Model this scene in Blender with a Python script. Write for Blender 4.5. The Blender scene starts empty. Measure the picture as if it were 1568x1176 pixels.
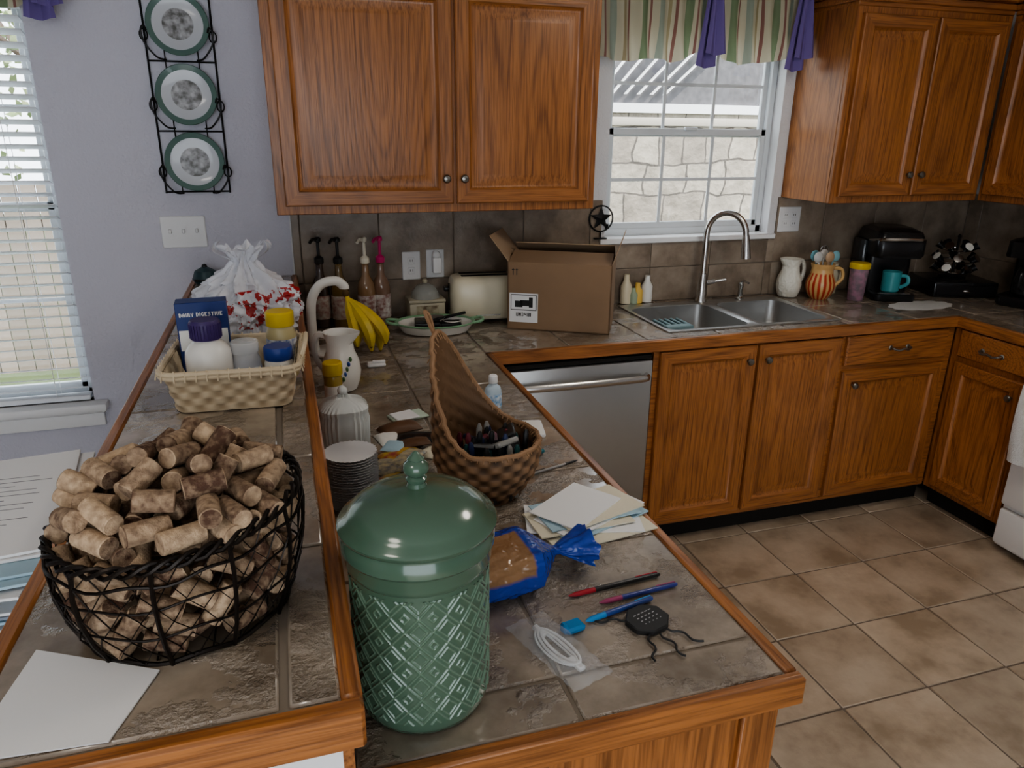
import bpy, bmesh, math, random
import numpy as np
from mathutils import Vector, Matrix, noise
random.seed(7)
SC=bpy.context.scene
PI=math.pi
try: SC.view_settings.look='AgX - Medium High Contrast'
except Exception: pass
# ------------------------------------------------------------------ materials
def _nt(name):
    m=bpy.data.materials.new(name); m.use_nodes=True
    nt=m.node_tree; b=nt.nodes['Principled BSDF']; return m,nt,b
def mat(name,col,rough=.5,metal=0,var=0,vscale=8,bump=0,bscale=40,trans=0,alpha=1,emis=0,coat=0,island=0,col2=None,attr=False,sub=0,ior=1.45):
    m,nt,b=_nt(name); N=nt.nodes; L=nt.links
    c=(*col,1); b.inputs['Base Color'].default_value=c
    b.inputs['Roughness'].default_value=rough; b.inputs['Metallic'].default_value=metal
    b.inputs['IOR'].default_value=ior
    b.inputs['Transmission Weight'].default_value=trans; b.inputs['Alpha'].default_value=alpha
    b.inputs['Coat Weight'].default_value=coat
    if emis: b.inputs['Emission Color'].default_value=c; b.inputs['Emission Strength'].default_value=emis
    tc=N.new('ShaderNodeTexCoord')
    src=None
    if var or col2 is not None and not attr and not island:
        n=N.new('ShaderNodeTexNoise'); n.inputs['Scale'].default_value=vscale; n.inputs['Detail'].default_value=5
        L.new(tc.outputs['Object'],n.inputs['Vector'])
        r=N.new('ShaderNodeMapRange'); r.inputs[1].default_value=.35; r.inputs[2].default_value=.65
        L.new(n.outputs['Fac'],r.inputs[0]); src=r.outputs[0]
    if attr:
        a=N.new('ShaderNodeAttribute'); a.attribute_name='val'; src=a.outputs['Fac']
    if island:
        g=N.new('ShaderNodeNewGeometry')
        if src:
            mm=N.new('ShaderNodeMath'); mm.operation='MULTIPLY_ADD'; mm.inputs[1].default_value=.45
            m2=N.new('ShaderNodeMath'); m2.operation='MULTIPLY'; m2.inputs[1].default_value=.7
            L.new(g.outputs['Random Per Island'],m2.inputs[0]); L.new(src,mm.inputs[0]); L.new(m2.outputs[0],mm.inputs[2]); src=mm.outputs[0]
        else: src=g.outputs['Random Per Island']
    if src:
        mx=N.new('ShaderNodeMix'); mx.data_type='RGBA'
        d=col2 if col2 is not None else tuple(x*(1-var) for x in col)
        mx.inputs[6].default_value=c; mx.inputs[7].default_value=(*d,1)
        L.new(src,mx.inputs[0]); L.new(mx.outputs[2],b.inputs['Base Color'])
    if bump:
        n=N.new('ShaderNodeTexNoise'); n.inputs['Scale'].default_value=bscale; n.inputs['Detail'].default_value=4
        L.new(tc.outputs['Object'],n.inputs['Vector'])
        bp=N.new('ShaderNodeBump'); bp.inputs['Strength'].default_value=bump; bp.inputs['Distance'].default_value=.01
        L.new(n.outputs['Fac'],bp.inputs['Height']); L.new(bp.outputs[0],b.inputs['Normal'])
    return m
def oak(name,axis,light,dark,rough=.34):
    m,nt,b=_nt(name); N=nt.nodes; L=nt.links
    tc=N.new('ShaderNodeTexCoord'); mp=N.new('ShaderNodeMapping')
    s=[1,1,1]; s[axis]=.10; mp.inputs['Scale'].default_value=s
    L.new(tc.outputs['Object'],mp.inputs['Vector'])
    n1=N.new('ShaderNodeTexNoise'); n1.inputs['Scale'].default_value=4.2; n1.inputs['Detail'].default_value=1.0; n1.inputs['Roughness'].default_value=.35
    L.new(mp.outputs[0],n1.inputs['Vector'])
    a=N.new('ShaderNodeMath'); a.operation='MULTIPLY'; a.inputs[1].default_value=170
    si=N.new('ShaderNodeMath'); si.operation='SINE'
    L.new(n1.outputs['Fac'],a.inputs[0]); L.new(a.outputs[0],si.inputs[0])
    r1=N.new('ShaderNodeMapRange'); r1.inputs[1].default_value=-1; r1.inputs[2].default_value=1
    L.new(si.outputs[0],r1.inputs[0])
    pw=N.new('ShaderNodeMath'); pw.operation='POWER'; pw.inputs[1].default_value=3; L.new(r1.outputs[0],pw.inputs[0])
    mp2=N.new('ShaderNodeMapping'); s2=[1,1,1]; s2[axis]=.03; mp2.inputs['Scale'].default_value=s2
    L.new(tc.outputs['Object'],mp2.inputs['Vector'])
    n2=N.new('ShaderNodeTexNoise'); n2.inputs['Scale'].default_value=230; n2.inputs['Detail'].default_value=3
    L.new(mp2.outputs[0],n2.inputs['Vector'])
    r2=N.new('ShaderNodeMapRange'); r2.inputs[1].default_value=.42; r2.inputs[2].default_value=.62; L.new(n2.outputs['Fac'],r2.inputs[0])
    ad=N.new('ShaderNodeMath'); ad.operation='MULTIPLY_ADD'; ad.inputs[1].default_value=.32
    m3=N.new('ShaderNodeMath'); m3.operation='MULTIPLY'; m3.inputs[1].default_value=.5; L.new(r2.outputs[0],m3.inputs[0])
    L.new(pw.outputs[0],ad.inputs[0]); L.new(m3.outputs[0],ad.inputs[2])
    n3=N.new('ShaderNodeTexNoise'); n3.inputs['Scale'].default_value=3; L.new(tc.outputs['Object'],n3.inputs['Vector'])
    mx=N.new('ShaderNodeMix'); mx.data_type='RGBA'; mx.inputs[6].default_value=(*light,1); mx.inputs[7].default_value=(*dark,1)
    L.new(ad.outputs[0],mx.inputs[0])
    hs=N.new('ShaderNodeHueSaturation'); L.new(mx.outputs[2],hs.inputs['Color'])
    r3=N.new('ShaderNodeMapRange'); r3.inputs[3].default_value=.75; r3.inputs[4].default_value=1.25; L.new(n3.outputs['Fac'],r3.inputs[0]); L.new(r3.outputs[0],hs.inputs['Value'])
    L.new(hs.outputs[0],b.inputs['Base Color']); b.inputs['Roughness'].default_value=rough
    bp=N.new('ShaderNodeBump'); bp.inputs['Strength'].default_value=.15; bp.inputs['Distance'].default_value=.002; bp.invert=True
    L.new(ad.outputs[0],bp.inputs['Height']); L.new(bp.outputs[0],b.inputs['Normal'])
    return m
def tilemat(name,c1,c2,c3,rough,bstr,scale=7,spec=.5,coat=0):
    m,nt,b=_nt(name); N=nt.nodes; L=nt.links
    tc=N.new('ShaderNodeTexCoord'); g=N.new('ShaderNodeNewGeometry')
    n=N.new('ShaderNodeTexNoise'); n.inputs['Scale'].default_value=scale; n.inputs['Detail'].default_value=7; n.inputs['Roughness'].default_value=.6
    cm=N.new('ShaderNodeCombineXYZ'); mu=N.new('ShaderNodeMath'); mu.operation='MULTIPLY'; mu.inputs[1].default_value=9
    L.new(g.outputs['Random Per Island'],mu.inputs[0]); L.new(mu.outputs[0],cm.inputs[2])
    va=N.new('ShaderNodeVectorMath'); L.new(tc.outputs['Object'],va.inputs[0]); L.new(cm.outputs[0],va.inputs[1]); L.new(va.outputs[0],n.inputs['Vector'])
    cr=N.new('ShaderNodeValToRGB'); e=cr.color_ramp.elements; e[0].position=.36; e[0].color=(*c1,1); e[1].position=.66; e[1].color=(*c3,1)
    k=e.new(.5); k.color=(*c2,1)
    L.new(n.outputs['Fac'],cr.inputs[0])
    hs=N.new('ShaderNodeHueSaturation'); r3=N.new('ShaderNodeMapRange'); r3.inputs[3].default_value=.88; r3.inputs[4].default_value=1.12
    L.new(g.outputs['Random Per Island'],r3.inputs[0]); L.new(r3.outputs[0],hs.inputs['Value']); L.new(cr.outputs[0],hs.inputs['Color'])
    L.new(hs.outputs[0],b.inputs['Base Color'])
    b.inputs['Roughness'].default_value=rough; b.inputs['Specular IOR Level'].default_value=spec
    b.inputs['Coat Weight'].default_value=coat; b.inputs['Coat Roughness'].default_value=.12
    n2=N.new('ShaderNodeTexNoise'); n2.inputs['Scale'].default_value=6; n2.inputs['Detail'].default_value=8; n2.inputs['Roughness'].default_value=.62
    L.new(va.outputs[0],n2.inputs['Vector'])
    r4=N.new('ShaderNodeMapRange'); r4.inputs[1].default_value=.5; r4.inputs[2].default_value=.62; L.new(n2.outputs['Fac'],r4.inputs[0])
    bp=N.new('ShaderNodeBump'); bp.inputs['Strength'].default_value=bstr; bp.inputs['Distance'].default_value=.008
    L.new(r4.outputs[0],bp.inputs['Height']); L.new(bp.outputs[0],b.inputs['Normal'])
    if coat: L.new(bp.outputs[0],b.inputs['Coat Normal'])
    return m
OL=(.37,.148,.046); OD=(.115,.039,.012)
oakV=oak('oak_vertical',2,OL,OD); oakX=oak('oak_along_x',0,OL,OD); oakY=oak('oak_along_y',1,OL,OD)
counterT=tilemat('counter_tile',(.165,.130,.097),(.26,.212,.163),(.36,.30,.238),.27,.9,7,.9,.8)
splashT=tilemat('backsplash_tile',(.17,.13,.095),(.25,.197,.15),(.33,.27,.21),.33,.15)
floorT=tilemat('floor_tile',(.30,.23,.16),(.43,.34,.25),(.53,.435,.33),.32,.12,5,.6)
grout=mat('grout',(.20,.165,.13),.9); groutF=mat('floor_grout',(.19,.15,.12),.9)
wallM=mat('painted_wall',(.56,.555,.62),.85,bump=.35,bscale=90)
wallK=mat('painted_kitchen_wall',(.66,.66,.67),.85,bump=.35,bscale=90)
white=mat('white_paint',(.8,.8,.8),.4); ceilM=mat('ceiling_paint',(.8,.79,.77),.9)
steel=mat('stainless_steel',(.50,.50,.49),.33,.9,var=.1,vscale=3); chrome=mat('brushed_nickel',(.55,.54,.52),.25,1)
blackP=mat('black_plastic',(.012,.012,.013),.25); blackM=mat('black_iron',(.012,.011,.012),.45,.3)
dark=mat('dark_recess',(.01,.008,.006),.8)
pewter=mat('pewter_knob',(.22,.21,.19),.3,.9)
whiteC=mat('white_ceramic',(.75,.73,.68),.25); creamC=mat('cream_enamel',(.72,.66,.50),.25)
paper=mat('white_paper',(.74,.74,.74),.7); paperC=mat('cream_paper',(.66,.61,.48),.7); paperB=mat('blue_paper',(.36,.50,.58),.7)
purple=mat('purple_fabric',(.15,.11,.30),.8)
# ------------------------------------------------------------------ builder
class B:
    def __init__(s): s.v=[];s.f=[];s.m=[];s.a=[];s.mats=[];s.M=Matrix.Identity(4)
    def mi(s,m):
        if m not in s.mats: s.mats.append(m)
        return s.mats.index(m)
    def at(s,x=0,y=0,z=0,rz=0,rx=0,ry=0,sc=1):
        s.M=Matrix.Translation((x,y,z))@Matrix.Rotation(rz,4,'Z')@Matrix.Rotation(ry,4,'Y')@Matrix.Rotation(rx,4,'X')@Matrix.Scale(sc,4); return s
    def add(s,vs,fs,m,vals=None):
        o=len(s.v); s.v+=[tuple(s.M@Vector(p)) for p in vs]; s.a+=(vals if vals else [0]*len(vs))
        k=s.mi(m)
        for f in fs: s.f.append(tuple(i+o for i in f)); s.m.append(k)
    def box(s,x0,x1,y0,y1,z0,z1,m,bev=0):
        if bev<=0:
            vs=[(x,y,z) for x in(x0,x1) for y in(y0,y1) for z in(z0,z1)]
            s.add(vs,[(0,1,3,2),(4,6,7,5),(0,4,5,1),(2,3,7,6),(0,2,6,4),(1,5,7,3)],m); return
        bm=bmesh.new(); bmesh.ops.create_cube(bm,size=1)
        for v in bm.verts: v.co=Vector(((x0+x1)/2+v.co.x*(x1-x0),(y0+y1)/2+v.co.y*(y1-y0),(z0+z1)/2+v.co.z*(z1-z0)))
        bmesh.ops.bevel(bm,geom=bm.edges[:],offset=bev,segments=2 if bev>.004 else 1,affect='EDGES',profile=.5)
        bm.verts.index_update(); s.add([v.co[:] for v in bm.verts],[[v.index for v in f.verts] for f in bm.faces],m); bm.free()
    def loft(s,rings,m,cap0=True,cap1=True,closed=True,mats=None,vals=None):
        n=len(rings[0]); vs=[p for r in rings for p in r]; fs=[]
        for i in range(len(rings)-1):
            row=[]
            for j in range(n if closed else n-1):
                k=(j+1)%n; row.append((i*n+j,i*n+k,(i+1)*n+k,(i+1)*n+j))
            fs+=row
        if mats is None:
            if cap0: fs.append(tuple(range(n))[::-1])
            if cap1: fs.append(tuple(range((len(rings)-1)*n,len(rings)*n)))
            s.add(vs,fs,m,vals)
        else:
            o=len(s.v); s.add(vs,[],m,vals)
            idx=0
            for i in range(len(rings)-1):
                for j in range(n if closed else n-1):
                    s.f.append(tuple(q+o for q in fs[idx])); s.m.append(s.mi(mats(i,j))); idx+=1
            if cap1: s.f.append(tuple(q+o for q in range((len(rings)-1)*n,len(rings)*n))); s.m.append(s.mi(mats(len(rings)-2,1)))
    def lathe(s,prof,m,seg=32,cap0=True,cap1=True,sx=1,sy=1):
        s.loft([[(r*sx*math.cos(2*PI*j/seg),r*sy*math.sin(2*PI*j/seg),z) for j in range(seg)] for r,z in prof],m,cap0,cap1)
    def tube(s,pts,r,m,seg=8,closed=False,flat=1):
        P=[Vector(p) for p in pts]; n=len(P); rs=r if isinstance(r,(list,tuple)) else [r]*n
        rings=[]; up=None
        for i in range(n):
            a=P[(i-1)%n] if (closed or i>0) else P[i]; b=P[(i+1)%n] if (closed or i<n-1) else P[i]
            t=(b-a); t=t.normalized() if t.length>1e-9 else Vector((0,0,1))
            if up is None: up=Vector((0,0,1)) if abs(t.z)<.9 else Vector((1,0,0))
            up=(up-t*up.dot(t)); up=up.normalized() if up.length>1e-6 else t.orthogonal().normalized()
            sd=t.cross(up)
            rings.append([tuple(P[i]+(sd*math.cos(2*PI*j/seg)+up*math.sin(2*PI*j/seg)*flat)*rs[i]) for j in range(seg)])
        if closed: rings.append(rings[0]); s.loft(rings,m,False,False)
        else: s.loft(rings,m)
    def cyl(s,p0,p1,r,m,seg=12,r1=None): s.tube([p0,p1],[r,r if r1 is None else r1],m,seg)
    def grid(s,fn,nu,nv,m,vf=None,closeu=False):
        s.loft([[fn(i/(nu if closeu else nu-1),j/(nv-1)) for i in range(nu)] for j in range(nv)],m,False,False,closeu,vals=[vf(i/(nu if closeu else nu-1),j/(nv-1)) for j in range(nv) for i in range(nu)] if vf else None)
    def ell(s,c,r,m,seg=16,rg=10):
        if not isinstance(r,(list,tuple)): r=(r,r,r)
        s.loft([[(c[0]+r[0]*math.sin(PI*i/rg)*math.cos(2*PI*j/seg),c[1]+r[1]*math.sin(PI*i/rg)*math.sin(2*PI*j/seg),c[2]-r[2]*math.cos(PI*i/rg)) for j in range(seg)] for i in range(rg+1)],m,False,False)
    def door(s,x0,x1,z0,z1,y,mv,mh,st=.055,raised=True):
        pr=[(0,0),(0,-.016),(.004,-.020),(st-.008,-.020),(st-.002,-.014),(st+.004,-.009),(st+.010,-.008),(st+.042,-.016),(st+.048,-.0165)] if raised else [(0,0),(0,-.014),(.006,-.020)]
        rings=[[(x0+i,y+d,z0+i),(x1-i,y+d,z0+i),(x1-i,y+d,z1-i),(x0+i,y+d,z1-i)] for i,d in pr]
        s.loft(rings,mv,mats=lambda i,j:(mh if (j in(0,2) and i<4) or not raised else mv))
    def build(s,name,smooth=True,ang=38):
        me=bpy.data.meshes.new(name); me.from_pydata(s.v,[],s.f); me.validate()
        for m in s.mats: me.materials.append(m)
        if len(me.polygons)==len(s.m): me.polygons.foreach_set('material_index',s.m)
        at=me.attributes.new('val','FLOAT','POINT'); at.data.foreach_set('value',[float(x) for x in s.a])
        bm=bmesh.new(); bm.from_mesh(me); bmesh.ops.recalc_face_normals(bm,faces=bm.faces[:]); bm.to_mesh(me); bm.free()
        if smooth:
            me.polygons.foreach_set('use_smooth',[True]*len(me.polygons)); me.set_sharp_from_angle(angle=math.radians(ang))
        me.update()
        o=bpy.data.objects.new(name,me); SC.collection.objects.link(o); return o
def rrect(cx,cy,w,h,r,z,n=5):
    P=[]
    for qx,qy,a0 in((1,1,0),(-1,1,90),(-1,-1,180),(1,-1,270)):
        for k in range(n):
            a=math.radians(a0+90*k/(n-1)); P.append((cx+qx*(w/2-r)+r*math.cos(a),cy+qy*(h/2-r)+r*math.sin(a),z))
    return P
def tiles(b,x0,x1,y0,y1,ox,oy,p,m,ztop,th=.008,gap=.005,bev=.0025,axis='z',yp=0):
    i0=math.floor((x0-ox)/p); j0=math.floor((y0-oy)/p)
    i=i0
    while ox+i*p<x1:
        j=j0
        while oy+j*p<y1:
            a=max(x0,ox+i*p+gap/2); c=min(x1,ox+(i+1)*p-gap/2); d=max(y0,oy+j*p+gap/2); e=min(y1,oy+(j+1)*p-gap/2)
            if c-a>.012 and e-d>.012:
                if axis=='z': b.box(a,c,d,e,ztop-th,ztop,m,bev)
                else: b.box(a,c,yp,yp+th,d,e,m,bev)
            j+=1
        i+=1
def smoothpts(P,n=6):
    P=[Vector(p) for p in P]; out=[]
    for i in range(len(P)-1):
        p0=P[max(i-1,0)];p1=P[i];p2=P[i+1];p3=P[min(i+2,len(P)-1)]
        for k in range(n):
            t=k/n; out.append(.5*((2*p1)+(p2-p0)*t+(2*p0-5*p1+4*p2-p3)*t*t+(3*p1-p0-3*p2+p3)*t**3))
    out.append(P[-1]); return out
CT=.914; BT=1.1085; XR=2.089; XW=2.724
# ------------------------------------------------------------------ shell
b=B(); b.box(-4.2,XW+.1,-5.6,.12,-.1,-.004,groutF)
tiles(b,-4.2,XW,-5.6,0,.84,-.95,.325,floorT,0,.01,.007,.002); b.build('floor')
b=B(); b.box(-4.2,XW+.1,-5.6,.12,2.6,2.7,ceilM); b.build('ceiling')
def wallseg(nm,rects,m,y0=0,y1=.12):
    b=B()
    for x0,x1,z0,z1 in rects: b.box(x0,x1,y0,y1,z0,z1,m)
    return b.build(nm)
KX0,KX1,KZ0,KZ1=.69,1.53,1.205,2.10
LX0,LX1,LZ0,LZ1=-2.35,-1.42,.655,2.10
wallseg('wall_back',[(-4.2,LX0,0,2.6),(LX0,LX1,0,LZ0),(LX0,LX1,LZ1,2.6),(LX1,-.64,0,2.6)],wallM)
wallseg('wall_back_kitchen',[(-.64,KX0,0,2.6),(KX0,KX1,0,KZ0),(KX0,KX1,KZ1,2.6),(KX1,XW+.1,0,2.6)],wallK)
wallseg('unseen_wall_front',[(-4.2,-2.6,0,2.6),(.2,XW+.1,0,2.6),(-2.6,.2,2.25,2.6)],wallM,-5.72,-5.6)  # unseen wall behind the camera, added with a partial opening to limit fill light
b=B(); b.box(XW,XW+.1,-5.6,0,0,2.6,wallK); b.build('wall_right')
b=B(); b.box(-4.3,-4.2,-5.6,.12,0,2.6,wallM); b.build('wall_left')
b=B(); b.box(-4.2,-.8,-.015,0,0,.09,white,.003); b.build('baseboard_back')
# backsplash
b=B()
for x0,x1,z0,z1 in((-.635,KX0-.02,CT,1.372),(KX0-.02,KX1+.04,CT,1.185),(KX1+.04,XW,CT,1.372)):
    b.box(x0,x1,-.006,-.0005,z0,z1,grout); tiles(b,x0,x1,z0,z1,-.30,1.07,.305,splashT,0,.006,.004,.0015,'y',-.011)
b.build('backsplash')
b=B(); b.M=Matrix.Translation((XW,0,0))@Matrix.Rotation(-PI/2,4,'Z')
b.box(.02,1.0,-.006,-.0005,CT,1.372,grout); tiles(b,.02,1.0,CT,1.372,.1,1.07,.305,splashT,0,.006,.004,.0015,'y',-.011)
b.build('backsplash')
# ------------------------------------------------------------------ kitchen window
vinyl=mat('white_vinyl',(.62,.65,.67),.35)
glass=bpy.data.materials.new('window_glass'); glass.use_nodes=True; nt=glass.node_tree; nt.nodes.clear()
o_=nt.nodes.new('ShaderNodeOutputMaterial'); t_=nt.nodes.new('ShaderNodeBsdfTransparent'); g_=nt.nodes.new('ShaderNodeBsdfGlossy'); g_.inputs['Roughness'].default_value=.02
x_=nt.nodes.new('ShaderNodeMixShader'); x_.inputs[0].default_value=.05; nt.links.new(t_.outputs[0],x_.inputs[1]); nt.links.new(g_.outputs[0],x_.inputs[2]); nt.links.new(x_.outputs[0],o_.inputs[0])
def window(nm,x0,x1,z0,z1,cols,rows):
    b=B(); y0,y1=.06,.11
    b.box(x0,x0+.028,y0,y1,z0,z1,vinyl,.003); b.box(x1-.028,x1,y0,y1,z0,z1,vinyl,.003)
    b.box(x0,x1,y0,y1,z0,z0+.035,vinyl,.003); b.box(x0,x1,y0,y1,z1-.035,z1,vinyl,.003)
    zm=(z0+z1)/2
    for (a,c,yy) in((z0+.03,zm+.018,.065),(zm-.018,z1-.03,.086)):
        b.box(x0+.025,x0+.050,yy,yy+.02,a,c,vinyl,.003); b.box(x1-.050,x1-.025,yy,yy+.02,a,c,vinyl,.003)
        b.box(x0+.025,x1-.025,yy,yy+.02,a,a+.03,vinyl,.003); b.box(x0+.025,x1-.025,yy,yy+.02,c-.03,c,vinyl,.003)
        for i in range(1,cols):
            xx=x0+.05+(x1-x0-.10)*i/cols; b.box(xx-.007,xx+.007,yy+.004,yy+.009,a+.02,c-.02,vinyl)
        for i in range(1,rows):
            zz=a+.03+(c-a-.06)*i/rows; b.box(x0+.04,x1-.04,yy+.0035,yy+.0085,zz-.007,zz+.007,vinyl)
        b.box(x0+.04,x1-.04,yy+.012,yy+.014,a+.01,c-.01,glass)
    b.box((x0+x1)/2-.03,(x0+x1)/2+.03,.05,.07,zm+.01,zm+.025,vinyl,.003)
    return b.build(nm)
window('window_1',KX0,KX1,KZ0,KZ1,3,2)
window('window_2',LX0,LX1,LZ0,LZ1,2,2)
b=B(); b.box(KX0-.03,KX1+.03,-.03,.06,KZ0-.022,KZ0+.003,white,.004); b.build('trim_1')
b=B(); b.box(LX0-.05,LX1+.05,-.06,.06,LZ0-.03,LZ0,white,.006); b.box(LX0-.03,LX1+.03,-.02,0,LZ0-.10,LZ0-.03,white,.006); b.box(LX0-.04,LX1+.04,-.03,0,LZ0-.045,LZ0-.03,white,.004); b.build('trim_2')
# blinds
slat=mat('blind_slat',(.80,.82,.85),.45)
b=B(); z=LZ0+.05
while z<2.05:
    b.at((LX0+LX1)/2,.02,z,rx=math.radians(-18)); b.box(-.455,.455,-.024,.024,-.0014,.0014,slat); z+=.040
b.at()
b.box(LX0+.01,LX1-.01,-.01,.05,2.05,2.098,slat,.003); b.box(LX0+.01,LX1-.01,-.005,.045,LZ0+.004,LZ0+.024,slat,.003)
for xx in(LX1-.12,LX0+.12,(LX0+LX1)/2):
    for yy in(-.008,.048): b.cyl((xx,yy,LZ0+.02),(xx,yy,2.06),.0012,white,5)
b.build('venetian_blind')
# valances
m,nt,bs=_nt('striped_valance_fabric'); N=nt.nodes;L=nt.links
at=N.new('ShaderNodeAttribute'); at.attribute_name='val'
cr=N.new('ShaderNodeValToRGB'); cr.color_ramp.interpolation='CONSTANT'
fr=N.new('ShaderNodeMath'); fr.operation='FRACT'; L.new(at.outputs['Fac'],fr.inputs[0]); L.new(fr.outputs[0],cr.inputs[0])
BC=(.56,.52,.40)
st=[(0,BC),(.2,(.22,.28,.17)),(.36,BC),(.42,(.28,.14,.12)),(.46,BC),(.58,(.33,.37,.31)),(.70,BC),(.82,(.38,.32,.20)),(.88,BC),(.94,(.28,.14,.12))]
e=cr.color_ramp.elements; e[0].position=0; e[0].color=(*st[0][1],1); e[1].position=.99; e[1].color=(*BC,1)
for p,c in st[1:]: k=e.new(p); k.color=(*c,1)
L.new(cr.outputs[0],bs.inputs['Base Color']); bs.inputs['Roughness'].default_value=.9
tr=N.new('ShaderNodeBsdfTranslucent'); L.new(cr.outputs[0],tr.inputs['Color']); ms_=N.new('ShaderNodeMixShader'); ms_.inputs[0].default_value=.4
L.new(bs.outputs[0],ms_.inputs[1]); L.new(tr.outputs[0],ms_.inputs[2]); L.new(ms_.outputs[0],N['Material Output'].inputs['Surface'])
stripe=m
def valance(nm,x0,x1,zt,zb,ties,reps,y=-.055):
    b=B(); W=x1-x0
    def zbot(u):
        x=x0+W*u; d=min([abs(x-t) for t in ties]+[9]); return zb+.05*max(0,1-d/.16)**1.0*1.0+.008*math.sin(u*26)
    def fn(u,v):
        x=x0+W*u; z=zt+(zbot(u)-zt)*v
        d=min([abs(x-t) for t in ties]+[9])
        return (x,y-.018*math.sin(u*W*75+1.5*math.sin(v*3))*(.4+.6*v)-.012*v+.02*v*max(0,1-d/.06),z)
    b.grid(fn,140,16,stripe,lambda u,v:u*reps+.02*math.sin(v*4+u*9))
    for t in ties:
        for sgn,ln in((-1,1.0),(1,.88)):
            def tf(u,v,sgn=sgn,ln=ln):
                w=.012+.05*v; return (t+sgn*.004+ (u-.5)*w*1.5+sgn*.012*v,y-.045-.01*math.sin(u*9)-.008*sgn,zt-.02-(zt-zb+.005)*ln*v+(.02*abs(u-.5)*v))
            b.grid(tf,10,12,purple)
        b.ell((t,y-.05,zt-.02),(.025,.015,.02),purple)
    b.cyl((x0,y+.02,zt-.005),(x1-.01,y+.02,zt-.005),.01,white)
    b.build(nm)
valance('window_valance',.522,1.55,2.32,1.93,[1.08,1.51],5)
valance('window_valance',-2.4,-1.30,2.32,1.995,[-1.33,-1.85],5)
# ------------------------------------------------------------------ upper cabinets
def knob(b,x,y,z):
    b.M=b.M@Matrix.Translation((x,y,z))@Matrix.Rotation(PI/2,4,'X')
    b.lathe([(.006,0),(.005,.012),(.013,.016),(.015,.022),(.011,.028),(.004,.030)],pewter,16)
def upper(nm,x0,x1,split,z0=1.372,z1=2.14,M0=Matrix.Identity(4),knz=1.49):
    b=B(); b.M=M0
    b.box(x0,x1,-.31,-.001,z0,z1,oakV,.002)
    b.box(x0,x1,-.33,-.31,z0,z1,oakV,.002)
    e=.03
    b.door(x0+e,split-.006,z0+.03,z1-.03,-.33,oakV,oakX); b.door(split+.006,x1-e,z0+.03,z1-.03,-.33,oakV,oakX)
    for k,(o,h) in enumerate(((.0,.0),(.012,.018),(.03,.045))): b.box(x0-o*(x0>-1),x1+o*(x1<2),-.335-o,-.001,z1+h-.005,z1+h+.022,oakX,.004)
    for xx in(split-.035,split+.03): b.M=M0.copy(); knob(b,xx,-.35,knz)
    b.M=M0; return b.build(nm)
upper('upper_cabinet',-.68,.488,-.06)
upper('upper_cabinet',1.581,2.388,1.985)
MR=Matrix.Translation((XW,0,0))@Matrix.Rotation(-PI/2,4,'Z')
upper('upper_cabinet',.335,1.15,.74,M0=MR)
# ------------------------------------------------------------------ base cabinets
def pull(b,x,y,z,w=.09):
    b.tube(smoothpts([(x-w/2,y,z),(x-w/2,y-.02,z),(x-w/4,y-.028,z-.006),(x,y-.03,z),(x+w/4,y-.028,z-.006),(x+w/2,y-.02,z),(x+w/2,y,z)],4),[.005]*25,pewter,8)
    for q in(-1,1): b.ell((x+q*w/2,y-.003,z),(.011,.004,.011),pewter)
b=B()
b.box(.645,XW-.64,-.59,-.015,.10,.70,oakV)
b.box(.645,XR+.02,-.61,-.585,.10,.866,oakX)
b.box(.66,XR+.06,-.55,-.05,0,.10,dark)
b.door(.667,1.093,.125,.862,-.61,oakV,oakX); b.door(1.107,1.505,.125,.862,-.61,oakV,oakX)
b.door(1.532,2.062,.735,.862,-.61,oakX,oakX,raised=False); b.door(1.532,2.062,.125,.71,-.61,oakV,oakX)
for x,z in((1.055,.80),(1.14,.80),(1.585,.65)): b.at(); knob(b,x,-.63,z)
b.at(); pull(b,1.80,-.628,.80); b.build('base_cabinet')
b=B(); b.M=MR
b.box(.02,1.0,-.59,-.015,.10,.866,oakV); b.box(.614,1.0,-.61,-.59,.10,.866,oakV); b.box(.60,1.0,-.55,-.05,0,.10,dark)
b.door(.655,.98,.745,.862,-.61,oakX,oakX,raised=False); b.door(.655,.98,.125,.72,-.61,oakV,oakX)
pull(b,.82,-.628,.80); knob(b,.945,-.63,.65); b.build('base_cabinet')
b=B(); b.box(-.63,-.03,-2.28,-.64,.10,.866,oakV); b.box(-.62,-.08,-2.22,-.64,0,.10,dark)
b.box(-.61,-.03,-2.285,-2.28,.10,.866,oakV); b.box(-.09,-.028,-2.295,-2.28,0,.866,oakV,.003); b.build('peninsula_cabinet')
b=B(); b.box(-.80,-.652,-2.36,-.001,0,BT-.055,white); b.box(-.652,-.64,-2.36,-.02,CT+.003,BT-.055,oakY); b.build('wall_pony')
# dishwasher
b=B(); b.box(.03,.64,-.60,-.02,.10,.860,dark); b.box(.04,.63,-.56,-.05,0.0,.10,blackP)
b.box(.033,.637,-.625,-.60,.12,.835,steel,.006); b.box(.033,.637,-.618,-.60,.838,.858,blackP,.003)
b.tube(smoothpts([(.06,-.625,.775),(.075,-.652,.775),(.2,-.668,.778),(.335,-.673,.779),(.47,-.668,.778),(.595,-.652,.775),(.61,-.625,.775)],5),.011,chrome,10,flat=1.3)
b.build('dishwasher')
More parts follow.
